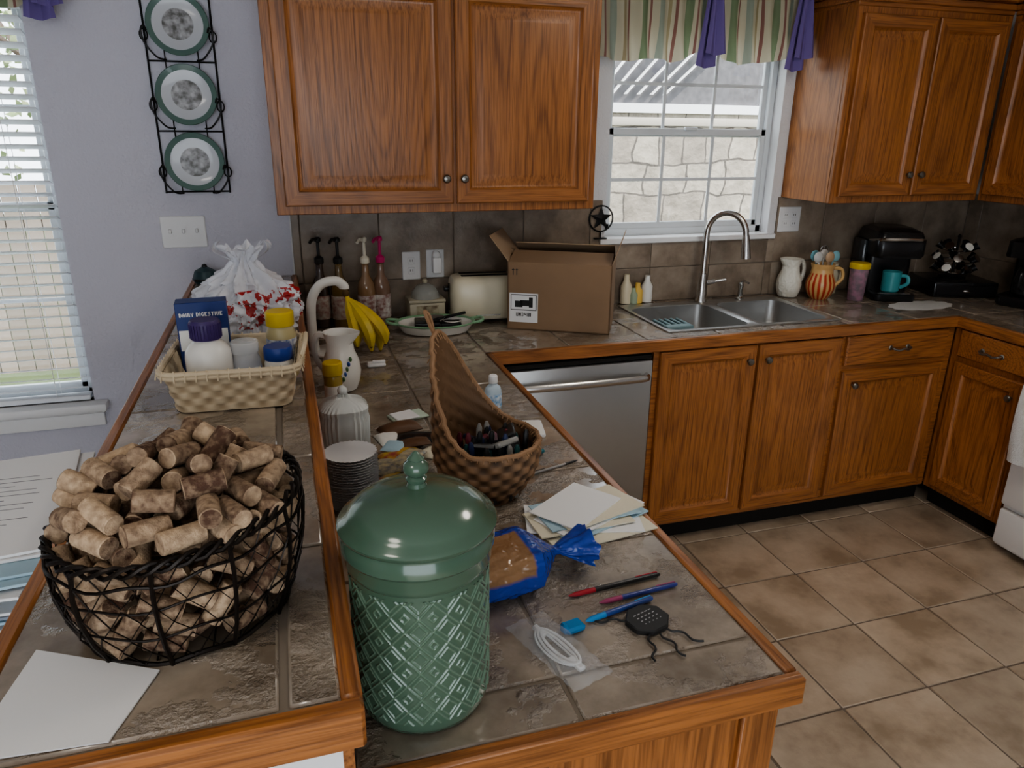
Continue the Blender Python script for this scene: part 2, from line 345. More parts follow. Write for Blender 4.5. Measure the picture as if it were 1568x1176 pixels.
# stove
stW=mat('white_enamel',(.78,.78,.77),.25)
b=B(); b.M=MR; b.box(1.015,1.76,-.62,-.02,.02,.90,stW,.004); b.box(1.025,1.75,-.655,-.62,.22,.80,stW,.01); b.box(1.025,1.75,-.65,-.62,.04,.20,stW,.01)
b.box(1.03,1.75,-.58,-.04,0,.02,blackP)
b.box(1.015,1.76,-.64,-.02,.90,.915,blackP,.005); b.box(1.12,1.65,-.658,-.655,.35,.65,blackP)
b.tube([(1.06,-.655,.755),(1.06,-.69,.755),(1.72,-.69,.755),(1.72,-.655,.755)],.01,stW,10)
b.box(1.015,1.76,-.08,-.02,.915,1.08,stW,.01)
b.build('stove')
tow=mat('terry_towel',(.66,.65,.63),.95,bump=.6,bscale=300)
b=B(); b.M=MR
b.grid(lambda u,v:(1.045+.24*u,(-.706 if v<.5 else -.674)-.008*math.sin(u*14+v*3)-( .012*math.sin(PI*min(1,v*2))),(.77-.34*(1-v/.5)) if v<.5 else (.77-.30*(v-.5)/.5)),24,24,tow); b.build('dish_towel')
# ------------------------------------------------------------------ countertops
SX0,SX1,SY0,SY1=.745,1.535,-.54,-.085
b=B(); T=.022
def slab(x0,x1,y0,y1): b.box(x0,x1,y0,y1,.875,CT-.004,grout); tiles(b,x0,x1,y0,y1,-.022,-.613,.318,counterT,CT,.010,.006,.003)
slab(-.635,SX0,-.613,-.011); slab(SX0,SX1,-.613,SY0); slab(SX0,SX1,SY1,-.011); slab(SX1,XW-.012,-.613,-.011)
slab(-.635,-T,-2.31+T,-.613); slab(XR+T,XW-.012,-1.0,-.613)
b.box(-T,XR+T,-.635,-.613,.868,CT+.001,oakX,.004)
b.box(-T,0,-2.31+T,-.613,.868,CT+.001,oakY,.004); b.box(XR,XR+T,-1.0,-.613,.868,CT+.001,oakY,.004)
b.box(-.635,0,-2.31,-2.31+T,.868,CT+.001,oakX,.004)
b.build('kitchen_countertop')
b=B(); bx0,bx1,by0,by1=-1.014,-.628,-2.40,-.012
b.box(bx0+T,bx1-T,by0+T,by1,BT-.04,BT-.004,grout)
tiles(b,bx0+T,bx1-T-.052,by0+T,by1,bx0+T-.02,by0+T,.305,counterT,BT,.010,.006,.003)
tiles(b,bx1-T-.050,bx1-T,by0+T,by1,bx1-T-.25,by0+T,.305,counterT,BT,.010,.006,.003)
b.box(bx0,bx0+T,by0+T,by1,BT-.05,BT+.001,oakY,.004); b.box(bx1-T,bx1,by0+T,by1,BT-.05,BT+.001,oakY,.004); b.box(bx0,bx1,by0,by0+T,BT-.05,BT+.001,oakX,.004)
b.build('bar_countertop')
# ------------------------------------------------------------------ sink + faucet
b=B(); mid=(SX0+SX1)/2+.02
for (a,c) in((SX0-.01,mid),(mid,SX1+.01)):
    w=c-a; h=SY1-SY0+.02; cx=(a+c)/2; cy=(SY0+SY1)/2; bw=w-.05; bh=h-.09
    cyb=cy-.015
    b.loft([rrect(cx,cy,w,h,.004,CT+.001),rrect(cx,cy,w,h,.004,CT+.006),rrect(cx,cyb,bw+.02,bh+.02,.05,CT+.006),rrect(cx,cyb,bw,bh,.05,CT+.001),rrect(cx,cyb,bw-.01,bh-.01,.05,CT-.12),rrect(cx,cyb,bw-.05,bh-.05,.05,CT-.165),rrect(cx,cyb,.09,.09,.044,CT-.17),rrect(cx,cyb,.08,.08,.039,CT-.18)],steel,False,True)
b.build('kitchen_sink')
b=B()
fx,fy=1.14,-.105; z0=CT+.0065
b.at(fx,fy,z0); b.lathe([(.028,0),(.028,.006),(.022,.02),(.02,.10),(.018,.13)],chrome,20)
dx,dy=.11,-.135
pts=[(0,0,.12),(0,0,.26)]+[(dx*(.5-.5*math.cos(a)),dy*(.5-.5*math.cos(a)),.31+.095*math.sin(a)) for a in [PI*k/10 for k in range(0,11)]]
b.tube(smoothpts(pts,3),.0135,chrome,12)
b.cyl((dx,dy,.315),(dx*1.06,dy*1.06,.215),.015,chrome,16,.022)
b.cyl((.02,0,.085),(.06,.0,.09),.011,chrome); b.cyl((.06,0,.09),(.11,-.02,.10),.006,chrome)
b.build('kitchen_faucet')
b=B(); b.at(1.35,-.10,z0); b.lathe([(.02,0),(.02,.005),(.012,.012),(.010,.05),(.013,.055),(.013,.075),(.006,.08)],chrome,16); b.tube([(0,0,.078),(.0,-.02,.09),(.0,-.06,.085)],.005,chrome); b.build('soap_dispenser')
# ------------------------------------------------------------------ green canister
gd=mat('green_ceramic_canister',(.072,.128,.088),.20,attr=True,col2=(.155,.235,.168),coat=.5)
b=B(); b.at(-.532,-2.172,CT+.0005)
def emb(u,v):
    U=16;V=4.6
    a=(u*U)%1-.5; q=(v*V)%1-.5; d=abs(a)+abs(q)
    e=max(0,1-abs(d-.5)/.055)
    e=max(e,max(0,1-abs(d-.30)/.05))
    a2=(u*U+.5)%1-.5; q2=(v*V+.5)%1-.5; d2=abs(a2)+abs(q2)
    e=max(e,max(0,1-abs(d2-.16)/.055))
    return min(1,e*1.3)
Rb=.0905
def cb(u,v):
    z=.022+.185*v; r=Rb+.0014*emb(u,v); return (r*math.cos(2*PI*u),r*math.sin(2*PI*u),z)
b.grid(cb,480,190,gd,lambda u,v:emb(u,v),True)
b.lathe([(0.001,.001),(.080,0),(.086,.004),(.089,.012),(.0905,.022)],gd,96,False,False)
b.lathe([(.0905,.207),(.0905,.213),(.093,.216),(.0945,.222),(.0945,.236),(.096,.239),(.0985,.242),(.0985,.256),(.0965,.260),(.0965,.264),(.1005,.267),(.102,.272),(.099,.277),(.092,.281),(.089,.286),(.080,.295),(.065,.304),(.045,.311),(.025,.315),(.013,.317),(.011,.322),(.013,.325),(.0135,.328),(.010,.331),(.015,.336),(.017,.342),(.015,.348),(.010,.352),(.011,.354),(.007,.358),(.004,.362),(.001,.364)],gd,96,False,True)
b.build('ceramic_canister')
# ------------------------------------------------------------------ wire basket of corks
bcx,bcy=-.806,-2.172
prof=[(.106,.004),(.119,.035),(.127,.07),(.130,.105),(.126,.14)]
def brad(z):
    for (r0,z0),(r1,z1) in zip(prof,prof[1:]):
        if z<=z1: t=max(0,(z-z0)/(z1-z0)); return r0+(r1-r0)*t
    return prof[-1][0]
def bp_(a,z,o=0):
    r=brad(z)+o; k=1+.06*math.cos(2*a-.9); return (bcx+r*k*math.cos(a),bcy+r*k*math.sin(a),BT+z+(.014*math.cos(a-.6)*(z/.14)))
wire=mat('dark_wire',(.022,.017,.014),.4,.7)
b=B()
for k in range(3):
    b.tube([bp_(2*PI*i/90,.14+.006*math.sin(i*2*PI/90*14+k*2.1),.004*math.cos(i*2*PI/90*14+k*2.1)) for i in range(90)],.0026,wire,6,True)
b.tube([bp_(2*PI*i/72,.120+.003*math.sin(i*.9),.002) for i in range(72)],.0018,wire,6,True)
for z,r in((.004,.0028),(.05,.0014),(.09,.0014)): b.tube([bp_(2*PI*i/72,z+.003*math.sin(i*.7)) for i in range(72)],r,wire,6,True)
for k in range(10):
    a=2*PI*k/10+.2; b.tube([bp_(a,z*.14/8,.002) for z in range(9)],.0026,wire,6)
nz=6; na=26
for j in range(nz):
    za=.006+.134*j/nz; zb_=.006+.134*(j+1)/nz
    P=[]
    for i in range(na*2):
        a=2*PI*(i+(j%2))/(na*2); P.append(bp_(a,za+(zb_-za)*(1.0 if i%2 else .0)+.003*math.sin(i*1.7+j),.001+.001*(i%2)))
    b.tube(P,.0010,wire,4,True)
for i in range(-3,4): 
    h=math.sqrt(max(0,.10**2-(i*.028)**2)); b.cyl((bcx+i*.028,bcy-h,BT+.003),(bcx+i*.028,bcy+h,BT+.003),.0012,wire,5)
b.build('wire_basket')
cork=mat('wine_cork',(.56,.41,.27),.85,island=1,var=.3,vscale=120,col2=(.085,.042,.025),bump=.3,bscale=400)
b=B()
offs=np.array([-.0175,-.00875,0,.00875,.0175])
PL=np.zeros((0,5,3)); cnt=0
def heapz(r): return .135+.085*math.sqrt(max(0,1-(r/.125)**2))
for tries in range(48000):
    a=random.random()*2*PI; mode=random.random()
    if mode<.45:
        z=.015+random.random()*.12; rr=brad(z)-.0135-random.random()*.004
    elif mode<.8:
        rr=.118*math.sqrt(random.random()); z=heapz(rr)-.012-random.random()*.02
    else:
        rr=.11*math.sqrt(random.random()); z=.016+random.random()*(heapz(rr)-.03)
    k=1+.06*math.cos(2*a-.9)
    c=np.array([bcx+rr*k*math.cos(a),bcy+rr*k*math.sin(a),BT+z])
    d=np.array([random.gauss(0,1),random.gauss(0,1),random.gauss(0,.3)])
    if mode<.45:
        rd=np.array([math.cos(a),math.sin(a),0]); d[2]=random.gauss(0,.8); d=d-rd*d.dot(rd)*.93
    d/=np.linalg.norm(d); pts_=c[None]+offs[:,None]*d[None]
    ok=True
    for e_ in(-.021,.021):
        q=c+d*e_; rz_=math.hypot(q[0]-bcx,q[1]-bcy); zz=q[2]-BT
        if zz<.016 or (zz<.135 and rz_>brad(zz)*k-.010): ok=False
        if zz>=.135 and rz_>.125: ok=False
    if not ok: continue
    if len(PL):
        near=PL[np.abs(PL[:,2]-c).sum(1)<.09]
        if len(near):
            D=np.linalg.norm(near.reshape(-1,1,3)-pts_[None],axis=2)
            if D.min()<.0185: continue
    PL=np.concatenate([PL,pts_[None]]); cnt+=1
    p=Vector(c); dv=Vector(d); R_=.0112+random.random()*.001; L_=random.choice((.0215,.0225,.020))
    b.tube([p-dv*L_,p-dv*(L_-.001),p+dv*(L_-.001),p+dv*L_],[R_-.001,R_,R_,R_-.001],cork,14)
b.build('wine_corks')
b=B(); P=[(-.963,-2.213),(-.83,-2.285),(-.862,-2.375),(-.985,-2.365)]
b.loft([[(x,y,BT+.0012) for x,y in P],[(x,y,BT+.003) for x,y in P]],paper); b.build('white_envelope')
def sheet(b,cx,cy,z,w,h,rot,m,th=.0015,bend=0):
    b.at(cx,cy,z,rz=rot); b.box(-w/2,w/2,-h/2,h/2,0,th,m); b.at()
# ------------------------------------------------------------------ woven baskets
wcr=mat('cream_wicker',(.64,.53,.37),.7,attr=True,col2=(.40,.30,.19))
wbr=mat('brown_wicker',(.27,.155,.082),.6,attr=True,col2=(.06,.032,.016))
def weave(s,row,n=0):
    k=math.floor(row); fr=row-k; prof=math.sin(PI*fr)**.5 if 0<fr<1 else 0
    return math.cos(PI*s+PI*k)*prof
b=B(); b.at(-.785,-1.385,BT,rz=math.radians(-3))
H=.088
def rr_pt(u,w,h,r):
    Lx=w-2*r; Ly=h-2*r; La=PI*r/2; tot=2*(Lx+Ly)+4*La; s=u*tot
    segs=[('l',(-w/2+r,-h/2),(1,0),Lx,(0,-1)),('a',(w/2-r,-h/2+r),-90,La,None),('l',(w/2,-h/2+r),(0,1),Ly,(1,0)),('a',(w/2-r,h/2-r),0,La,None),('l',(w/2-r,h/2),(-1,0),Lx,(0,1)),('a',(-w/2+r,h/2-r),90,La,None),('l',(-w/2,h/2-r),(0,-1),Ly,(-1,0)),('a',(-w/2+r,-h/2+r),180,La,None)]
    for t,o,d,l,nn in segs:
        if s<=l+1e-9:
            if t=='l': return (o[0]+d[0]*s,o[1]+d[1]*s,nn[0],nn[1])
            a=math.radians(d)+s/r; return (o[0]+r*math.cos(a),o[1]+r*math.sin(a),math.cos(a),math.sin(a))
        s-=l
    return (-w/2+r,-h/2,0,-1)
def wb(u,v,inn=0):
    w=.225+.035*v; h=.235+.03*v; x,y,nx,ny=rr_pt(u,w,h,.03); o=.0022*weave(u*44,v*6,44)-inn
    return (x+nx*o,y+ny*o,.002+H*v)
b.grid(lambda u,v:wb(u%1 if u<1 else 0,v),352,73,wcr,lambda u,v:.5-.5*weave(u*44,v*6,44),True)
b.grid(lambda u,v:wb(u%1 if u<1 else 0,v,.005),176,20,wcr,None,True)
b.loft([rrect(0,0,.22,.23,.03,.002),rrect(0,0,.22,.23,.03,.006)],wcr)
for z,r in((H,.006),(H-.008,.0045)): b.tube([(lambda q:(q[0]+q[2]*.003,q[1]+q[3]*.003,z))(rr_pt(i/100,.262,.267,.03)) for i in range(100)],r,wcr,8,True)
for i in range(50):
    q=rr_pt(i/50,.262,.267,.03); b.tube([(q[0]+q[2]*.011,q[1]+q[3]*.011,H-.014),(q[0]+q[2]*.006,q[1]+q[3]*.006,H+.008),(q[0]-q[2]*.006,q[1]-q[3]*.006,H-.005)],.0016,wcr,5)
b.tube(smoothpts([(.13,-.06,H-.02),(.145,-.04,H+.022),(.147,0,H+.028),(.145,.04,H+.022),(.13,.06,H-.02)],5),.005,wcr,8)
b.build('wicker_basket')
bz=BT+.0065
blueP=mat('blue_plastic',(.02,.05,.25),.35); purC=mat('purple_cap',(.055,.03,.13),.4); yel=mat('yellow_plastic',(.62,.44,.04),.4)
clear=mat('clear_plastic',(.8,.82,.84),.12,alpha=.38); label=mat('label_paper',(.75,.74,.7),.6)
bluL=mat('bottle_label_print',(.7,.7,.68),.5,col2=(.1,.15,.35),vscale=110)
b=B(); b.at(-.835,-1.43,bz); b.lathe([(.04,0),(.045,.004),(.046,.09),(.044,.105),(.034,.12),(.024,.127),(.024,.13)],whiteC,28); b.lathe([(.029,.13),(.030,.133),(.030,.165),(.027,.17)],purC,28)
for k in range(28):
    a=2*PI*k/28; b.cyl((.030*math.cos(a),.030*math.sin(a),.133),(.030*math.cos(a),.030*math.sin(a),.163),.0016,purC,4)
b.build('vitamin_bottle')
b=B(); b.at(-.765,-1.41,bz); b.lathe([(.028,0),(.031,.004),(.031,.075),(.026,.085),(.026,.09)],clear,24); b.lathe([(.028,.09),(.029,.092),(.029,.112),(.027,.114)],clear,24); b.lathe([(.0315,.02),(.0318,.021),(.0318,.06),(.0315,.061)],bluL,24); b.build('clear_jar')
b=B(); b.at(-.698,-1.42,bz); b.lathe([(.028,0),(.03,.004),(.03,.065),(.027,.073)],whiteC,24); b.lathe([(.029,.073),(.030,.075),(.030,.098),(.028,.101)],blueP,24); b.build('supplement_jar')
b=B(); b.at(-.690,-1.315,bz); b.lathe([(.03,0),(.033,.004),(.033,.10),(.028,.115),(.026,.12)],mat('amber_plastic',(.50,.42,.22),.3,alpha=.85),24); b.lathe([(.0332,.02),(.0335,.022),(.0335,.09),(.0332,.092)],bluL,24); b.lathe([(.030,.12),(.031,.122),(.031,.15),(.028,.153)],yel,24); b.build('supplement_bottle')
ctn=mat('blue_carton',(.015,.035,.16),.4)
b=B(); b.at(-.850,-1.31,bz,rz=.05); b.box(-.052,.052,-.025,.025,0,.185,ctn,.0015)
def letters(b,s,x,z,h,y,m):
    F={'D':['110','101','101','101','110'],'A':['010','101','111','101','101'],'I':['1','1','1','1','1'],'R':['110','101','110','101','101'],'Y':['101','101','010','010','010'],'G':['011','100','101','101','011'],'E':['111','100','110','100','111'],'S':['011','100','010','001','110'],'T':['111','010','010','010','010'],'V':['101','101','101','101','010'],'U':['101','101','101','101','111'],'N':['101','111','111','101','101'],'3':['110','001','010','001','110'],'4':['101','101','111','001','001'],'8':['111','101','111','101','111'],'1':['1','1','1','1','1']}
    p=h/5
    for ch in s:
        g=F.get(ch)
        if g:
            for r_,row in enumerate(g):
                for c_,v in enumerate(row):
                    if v=='1': b.box(x+c_*p,x+(c_+1)*p,y-.0006,y,z-(r_+1)*p,z-r_*p,m)
            x+=(len(g[0])+1)*p
        else: x+=2*p
letters(b,'DAIRY DIGESTIVE',-.045,.163,.0085,-.025,label); b.box(-.049,.049,-.0258,-.025,.08,.125,label); b.build('tablet_carton')
# plastic bag
m,nt,bs=_nt('printed_plastic_bag'); N=nt.nodes;L=nt.links
tc=N.new('ShaderNodeTexCoord'); sp=N.new('ShaderNodeSeparateXYZ'); L.new(tc.outputs['Object'],sp.inputs[0])
n=N.new('ShaderNodeTexNoise'); n.inputs['Scale'].default_value=38; n.inputs['Detail'].default_value=3; L.new(tc.outputs['Object'],n.inputs['Vector'])
g1=N.new('ShaderNodeMath'); g1.operation='GREATER_THAN'; g1.inputs[1].default_value=.53; L.new(n.outputs['Fac'],g1.inputs[0])
c1=N.new('ShaderNodeMath'); c1.operation='COMPARE'; c1.inputs[1].default_value=BT+.085; c1.inputs[2].default_value=.05; L.new(sp.outputs['Z'],c1.inputs[0])
c2=N.new('ShaderNodeMath'); c2.operation='GREATER_THAN'; c2.inputs[1].default_value=-.83; L.new(sp.outputs['X'],c2.inputs[0])
mu=N.new('ShaderNodeMath'); mu.operation='MULTIPLY'; L.new(g1.outputs[0],mu.inputs[0]); L.new(c1.outputs[0],mu.inputs[1])
mu2=N.new('ShaderNodeMath'); mu2.operation='MULTIPLY'; L.new(mu.outputs[0],mu2.inputs[0]); L.new(c2.outputs[0],mu2.inputs[1])
mx=N.new('ShaderNodeMix'); mx.data_type='RGBA'; mx.inputs[6].default_value=(.74,.75,.80,1); mx.inputs[7].default_value=(.45,.02,.02,1); L.new(mu2.outputs[0],mx.inputs[0]); L.new(mx.outputs[2],bs.inputs['Base Color'])
bs.inputs['Roughness'].default_value=.25; bs.inputs['Alpha'].default_value=.82; bagM=m
b=B(); b.at(-.775,-.88,BT+.002)
def bagf(u,v):
    a=2*PI*u; 
    R=[(.0,.085),(.06,.120),(.25,.132),(.45,.126),(.62,.096),(.76,.050),(.84,.026),(.92,.040),(1,.058)]
    for (t0,r0),(t1,r1) in zip(R,R[1:]):
        if v<=t1: t=(v-t0)/(t1-t0); t=t*t*(3-2*t); r=r0+(r1-r0)*t; break
    z=.240*v; p=Vector((math.cos(a)*3,math.sin(a)*3,v*5)); nn=noise.noise(p*1.2)*.2+noise.noise(p*3)*.14+noise.noise(p*7)*.05
    pl=.07*math.sin(a*15+v*4)*min(1,v*1.5)
    r*=1+nn+pl; return (r*math.cos(a)*1.0,r*math.sin(a)*.85,z+ (noise.noise(p)*.02 if v>.1 else 0))
b.grid(bagf,160,80,bagM,None,True)
b.lathe([(.001,.0),(.085,.0)],bagM,40,False,False)
b.box(-.07,.02,-.05,.06,.01,.09,label,.01); b.box(.02,.08,-.06,.04,.01,.11,mat('bag_goods',(.55,.40,.36),.6),.012)
for sx in(-1,1):
    b.grid(lambda u,v:(sx*(.02+.05*math.sin(v*PI*.7))+.012*(u-.5),(u-.5)*.03+.008*math.sin(v*8+u*5),.200+.055*v),8,14,bagM)
b.build('plastic_grocery_bag')
b=B(); b.at(-.955,-.10,BT+.001); b.lathe([(.035,0),(.042,.006),(.045,.02),(.036,.045),(.012,.058),(.001,.06)],mat('dark_teal_enamel',(.02,.05,.06),.4),24); b.lathe([(.0455,.012),(.0475,.016),(.0455,.02)],blackP,24,False,False); b.ell((0,0,.06),.01,blackP); b.build('desk_bell')
# ------------------------------------------------------------------ plate rack
b=B(); y=-.005
xl,xr=-1.060,-.842
for x in(xl,xr): b.cyl((x,y,1.425),(x,y,2.32),.0035,blackM,8)
for x in(xl+.055,xr-.055): b.cyl((x,y,1.425),(x,y,2.32),.0022,blackM,6)
for z in(1.43,1.64,1.87,2.10,2.31): b.cyl((xl,y,z),(xr,y,z),.003,blackM,8)
for k,zc in enumerate((1.53,1.755,1.98,2.205)):
    for sx in(-1,1):
        cx=(xl+xr)/2; X=cx+sx*.11
        b.tube(smoothpts([(cx+sx*.05,-.008,zc-.105),(cx+sx*.075,-.035,zc-.10),(X-sx*.004,-.045,zc-.06),(X+sx*.003,-.05,zc-.02),(X-sx*.008,-.055,zc-.005),(X-sx*.014,-.05,zc-.02)],5),.003,blackM,6)
        b.tube([(X+sx*.012*math.cos(t*PI/8),-.02,zc-.03+.018*math.sin(t*PI/8)) for t in range(16)],.0025,blackM,6,True)
b.build('plate_rack')
plR=mat('green_plate_rim',(.10,.175,.15),.25,coat=.4); plW=mat('plate_white',(.52,.54,.57),.3,coat=.4)
plC=mat('plate_scene',(.50,.50,.52),.35,vscale=38,col2=(.10,.10,.09)); 
for zc in(1.535,1.76,1.985,2.21):
    b=B(); b.at(-.948,-.022,zc,rx=PI/2-.08)
    b.lathe([(.001,.004),(.06,.003),(.100,.012),(.101,.014),(.099,.0155)],plR,48,False,False)
    b.lathe([(.099,.0155),(.082,.0105)],plR,48,False,False)
    b.lathe([(.082,.0105),(.066,.0075),(.050,.0065)],plW,48,False,False); b.lathe([(.050,.0066),(.001,.0066)],plC,48,False,False)
    b.build('decorative_plate')
# ------------------------------------------------------------------ switch + outlets
ivory=mat('ivory_plastic',(.72,.72,.72),.4)
b=B(); b.at(-1.02,0,1.285); b.box(-.078,.078,-.006,0,-.058,.058,ivory,.003)
for x in(-.046,0,.046): b.box(x-.005,x+.005,-.016,-.006,-.004,.012,ivory,.002); b.box(x-.009,x+.009,-.0075,-.006,-.02,.02,ivory)
b.build('light_switch_plate')
def outlet(nm,x,z,w,plug=False):
    b=B(); b.at(x,-.0112,z); b.box(-w/2,w/2,-.006,0,-.058,.058,ivory,.003)
    for k in ([0] if w<.1 else [-.024,.024]):
        for s_ in(-.02,.02):
            b.box(k-.014,k+.014,-.008,-.006,s_-.014,s_+.014,ivory,.002)
            for q in(-.005,.005): b.box(k+q-.001,k+q+.001,-.0085,-.008,s_-.003,s_+.006,dark)
    if plug:
        b.box(-.016,.02,-.045,-.008,-.035,.03,white,.006); b.ell((.0,-.03,.04),(.018,.014,.018),white)
    b.build(nm)
outlet('wall_outlet',-.175,1.125,.075); outlet('wall_outlet',-.075,1.13,.075,True); outlet('wall_outlet',1.635,1.27,.12)
# ------------------------------------------------------------------ back-counter things
Z=CT+.0008
bt=[(-.545,-.10,(.02,.02,.02),(.05,.03,.02)),(-.475,-.12,(.02,.02,.02),(.14,.09,.03)),(-.375,-.14,(.7,.66,.55),(.25,.15,.08)),(-.315,-.13,(.5,.03,.15),(.20,.12,.08))]
for i,(x,y,pc,bc) in enumerate(bt):
    b=B(); b.at(x,y,Z); g=mat('syrup_%d'%i,bc,.12,coat=.4); pm=mat('pump_%d'%i,pc,.35)
    b.lathe([(.030,0),(.034,.005),(.034,.15),(.03,.175),(.015,.205),(.013,.245),(.015,.247),(.015,.255)],g,24)
    b.lathe([(.0345,.035),(.0348,.037),(.0348,.125),(.0345,.127)],mat('syrup_label_%d'%i,(.4,.36,.3) if i<2 else (.62,.6,.56),.6,col2=(.25,.12,.1),vscale=60),24)
    b.lathe([(.017,.25),(.018,.252),(.018,.27),(.012,.275),(.006,.28),(.006,.33),(.012,.333),(.012,.345),(.008,.35)],pm,16)
    b.tube([(0,0,.342),(-.02,-.03,.345),(-.03,-.045,.335)],.006,pm,8); b.build('syrup_pump_bottle')
# toaster
b=B(); b.at(.105,-.125,Z,rz=math.radians(-4))
def trr(w,h,z): return rrect(0,0,w,h,.04,z)
b.loft([trr(.27,.155,.012),trr(.285,.168,.02),trr(.29,.172,.10),trr(.284,.166,.155),trr(.268,.148,.175),trr(.235,.115,.184)],creamC)
for yy in(-.028,.028): b.box(-.10,.10,yy-.013,yy+.013,.1835,.1855,dark)
for x in(-.1,.1):
    for yy in(-.05,.05): b.box(x-.012,x+.012,yy-.012,yy+.012,0,.014,blackP,.003)
b.box(-.148,-.143,-.006,.006,.04,.15,dark); b.box(-.168,-.146,-.02,.02,.12,.138,blackP,.005); b.box(-.05,.05,-.0885,-.086,.03,.034,chrome)
b.build('toaster')
tin=mat('cream_tin',(.42,.38,.28),.4); tinD=mat('brown_print',(.14,.10,.06),.5,col2=(.4,.36,.25),vscale=55)
b=B(); b.at(-.140,-.12,Z); b.box(-.072,.072,-.05,.05,0,.085,tin,.006); b.box(-.045,.045,-.0515,-.05,.012,.075,tinD,.0); b.box(-.075,.075,-.054,.054,.085,.10,tin,.006)
b.lathe([(.06,.10),(.055,.125),(.035,.148),(.012,.156),(.001,.157)],mat('glass_lid',(.45,.47,.45),.15,alpha=.5),24,False,False); b.ell((0,0,.165),.011,tin); b.build('recipe_tin')
gr=mat('sage_green_plastic',(.22,.40,.24),.4)
b=B(); b.at(-.135,-.29,Z,rz=-.15)
def er(w,h,z,n=36): return [(w*math.cos(2*PI*j/n),h*math.sin(2*PI*j/n),z) for j in range(n)]
b.loft([er(.10,.065,0),er(.125,.085,.004),er(.150,.105,.036)],whiteC,True,False)
b.loft([er(.150,.105,.036),er(.156,.109,.041),er(.152,.105,.044),er(.142,.097,.038)],gr,False,False)
b.loft([er(.142,.097,.038),er(.115,.078,.014)],whiteC,False,True)
for sx in(-1,1): b.tube(smoothpts([(sx*.14,-.035,.04),(sx*.175,-.03,.045),(sx*.185,0,.048),(sx*.175,.03,.045),(sx*.14,.035,.04)],5),.006,gr,8)
b.box(-.08,.02,-.05,.05,.015,.046,blackP,.006); b.box(.02,.10,-.04,.02,.015,.042,blackM,.008); b.cyl((-.02,-.03,.05),(.12,.05,.06),.006,blackP); b.lathe([(.001,.05),(.03,.05),(.04,.058)],steel,20,False,False); b.at(-.07,-.30,Z+.016); b.lathe([(.03,0),(.036,.03),(.034,.03),(.028,.004)],whiteC,20,True,True)
b.build('serving_dish')
def pitcher(nm,x,y,s,m,rz,hm=None,extra=None):
    b=B(); b.at(x,y,Z,rz=rz,sc=s)
    P=[(.035,0),(.045,.004),(.055,.03),(.06,.06),(.055,.095),(.043,.125),(.040,.15),(.046,.175),(.050,.185)]
    n=32; rings=[]
    for r,z in P+[(.046,.183),(.037,.15),(.04,.12)]:
        rings.append([((r+(.022*max(0,math.cos(2*PI*j/n))**6 if z>.15 else 0))*math.cos(2*PI*j/n),r*math.sin(2*PI*j/n),z+(.006*max(0,math.cos(2*PI*j/n))**4 if z>.16 else 0)) for j in range(n)])
    b.loft(rings,m,True,True)
    b.tube(smoothpts([(-.043,0,.165),(-.075,0,.168),(-.092,0,.13),(-.085,0,.085),(-.055,0,.05)],6),.0075,hm or m,8,flat=1.4)
    if extra: extra(b)
    b.build(nm)
blueD=mat('blue_decor',(.03,.08,.3),.3); greenD=mat('green_decor',(.1,.2,.08),.4)
def deco(b):
    for k in range(5): b.ell((.034+.004*k,-.048+.005*k,.05+.015*k),(.006,.004,.008),blueD if k%2 else greenD,8,6)
pitcher('ceramic_pitcher',-.535,-.87,.96,whiteC,math.radians(-35),None,deco)
b=B(); b.at(-.545,-.47,Z)
b.lathe([(.001,0),(.07,0),(.072,.006),(.066,.012),(.001,.013)],whiteC,32,False,False)
b.tube(smoothpts([(-.05,0,.008),(-.055,0,.10),(-.048,0,.19),(-.015,0,.24),(.035,0,.25),(.06,0,.232),(.062,0,.222)],6),.0125,whiteC,12,flat=1.3); b.build('banana_stand')
ban=mat('banana_skin',(.68,.49,.05),.45,vscale=25,col2=(.55,.42,.06),bump=.05); banT=mat('banana_tip',(.10,.06,.02),.7); 
b=B(); 
for k,(a,ln,sp_) in enumerate(((-1.3,.17,.7),(-.75,.195,.9),(-.3,.205,1.1),(.15,.20,1.25),(-1.0,.165,1.3),(-.5,.17,1.5))):
    b.at(-.480,-.480,Z+.207,rz=a*1.0)
    P=[(0,0,0),(.010,0,-.02)]
    for t in range(1,10):
        q=t/9; P.append((.010+sp_*.068*math.sin(q*PI*.60)+.028*q,0.0,-.02-ln*.88*q))
    rr=[.004,.006]+[.013,.0185,.0205,.021,.021,.0205,.019,.012,.005]
    b.tube(P,rr,ban,7); e=Vector(P[-1]); b.ell(e,.0055,banT,8,6)
b.at(-.480,-.480,Z+.207); b.ell((0,0,.0),(.012,.012,.014),banT,10,6); b.build('banana_bunch')
b=B(); b.at(-.572,-1.09,Z); b.lathe([(.022,0),(.024,.004),(.024,.11),(.02,.12)],mat('honey_glass',(.35,.25,.06),.15),24); b.lathe([(.025,.12),(.026,.122),(.026,.152),(.023,.155)],yel,24); b.lathe([(.0243,.03),(.0246,.032),(.0246,.09),(.0243,.092)],label,24); b.build('spice_jar')
milk=mat('milk_glass',(.66,.68,.66),.2,coat=.3)
b=B(); b.at(-.563,-1.30,Z,sc=1.10)
n=60
b.loft([[( (r+(.0026 if j%2 else 0))*math.copysign(abs(math.cos(2*PI*j/n))**.7,math.cos(2*PI*j/n)),(r+(.0026 if j%2 else 0))*math.copysign(abs(math.sin(2*PI*j/n))**.7,math.sin(2*PI*j/n)),z) for j in range(n)] for r,z in((.047,0),(.051,.005),(.053,.07),(.049,.085),(.051,.09),(.051,.097),(.040,.108),(.018,.116),(.010,.12),(.008,.126))],milk); b.ell((0,0,.132),(.011,.011,.011),milk); b.build('milk_glass_jar')
b=B(); b.at(-.573,-1.60,Z)
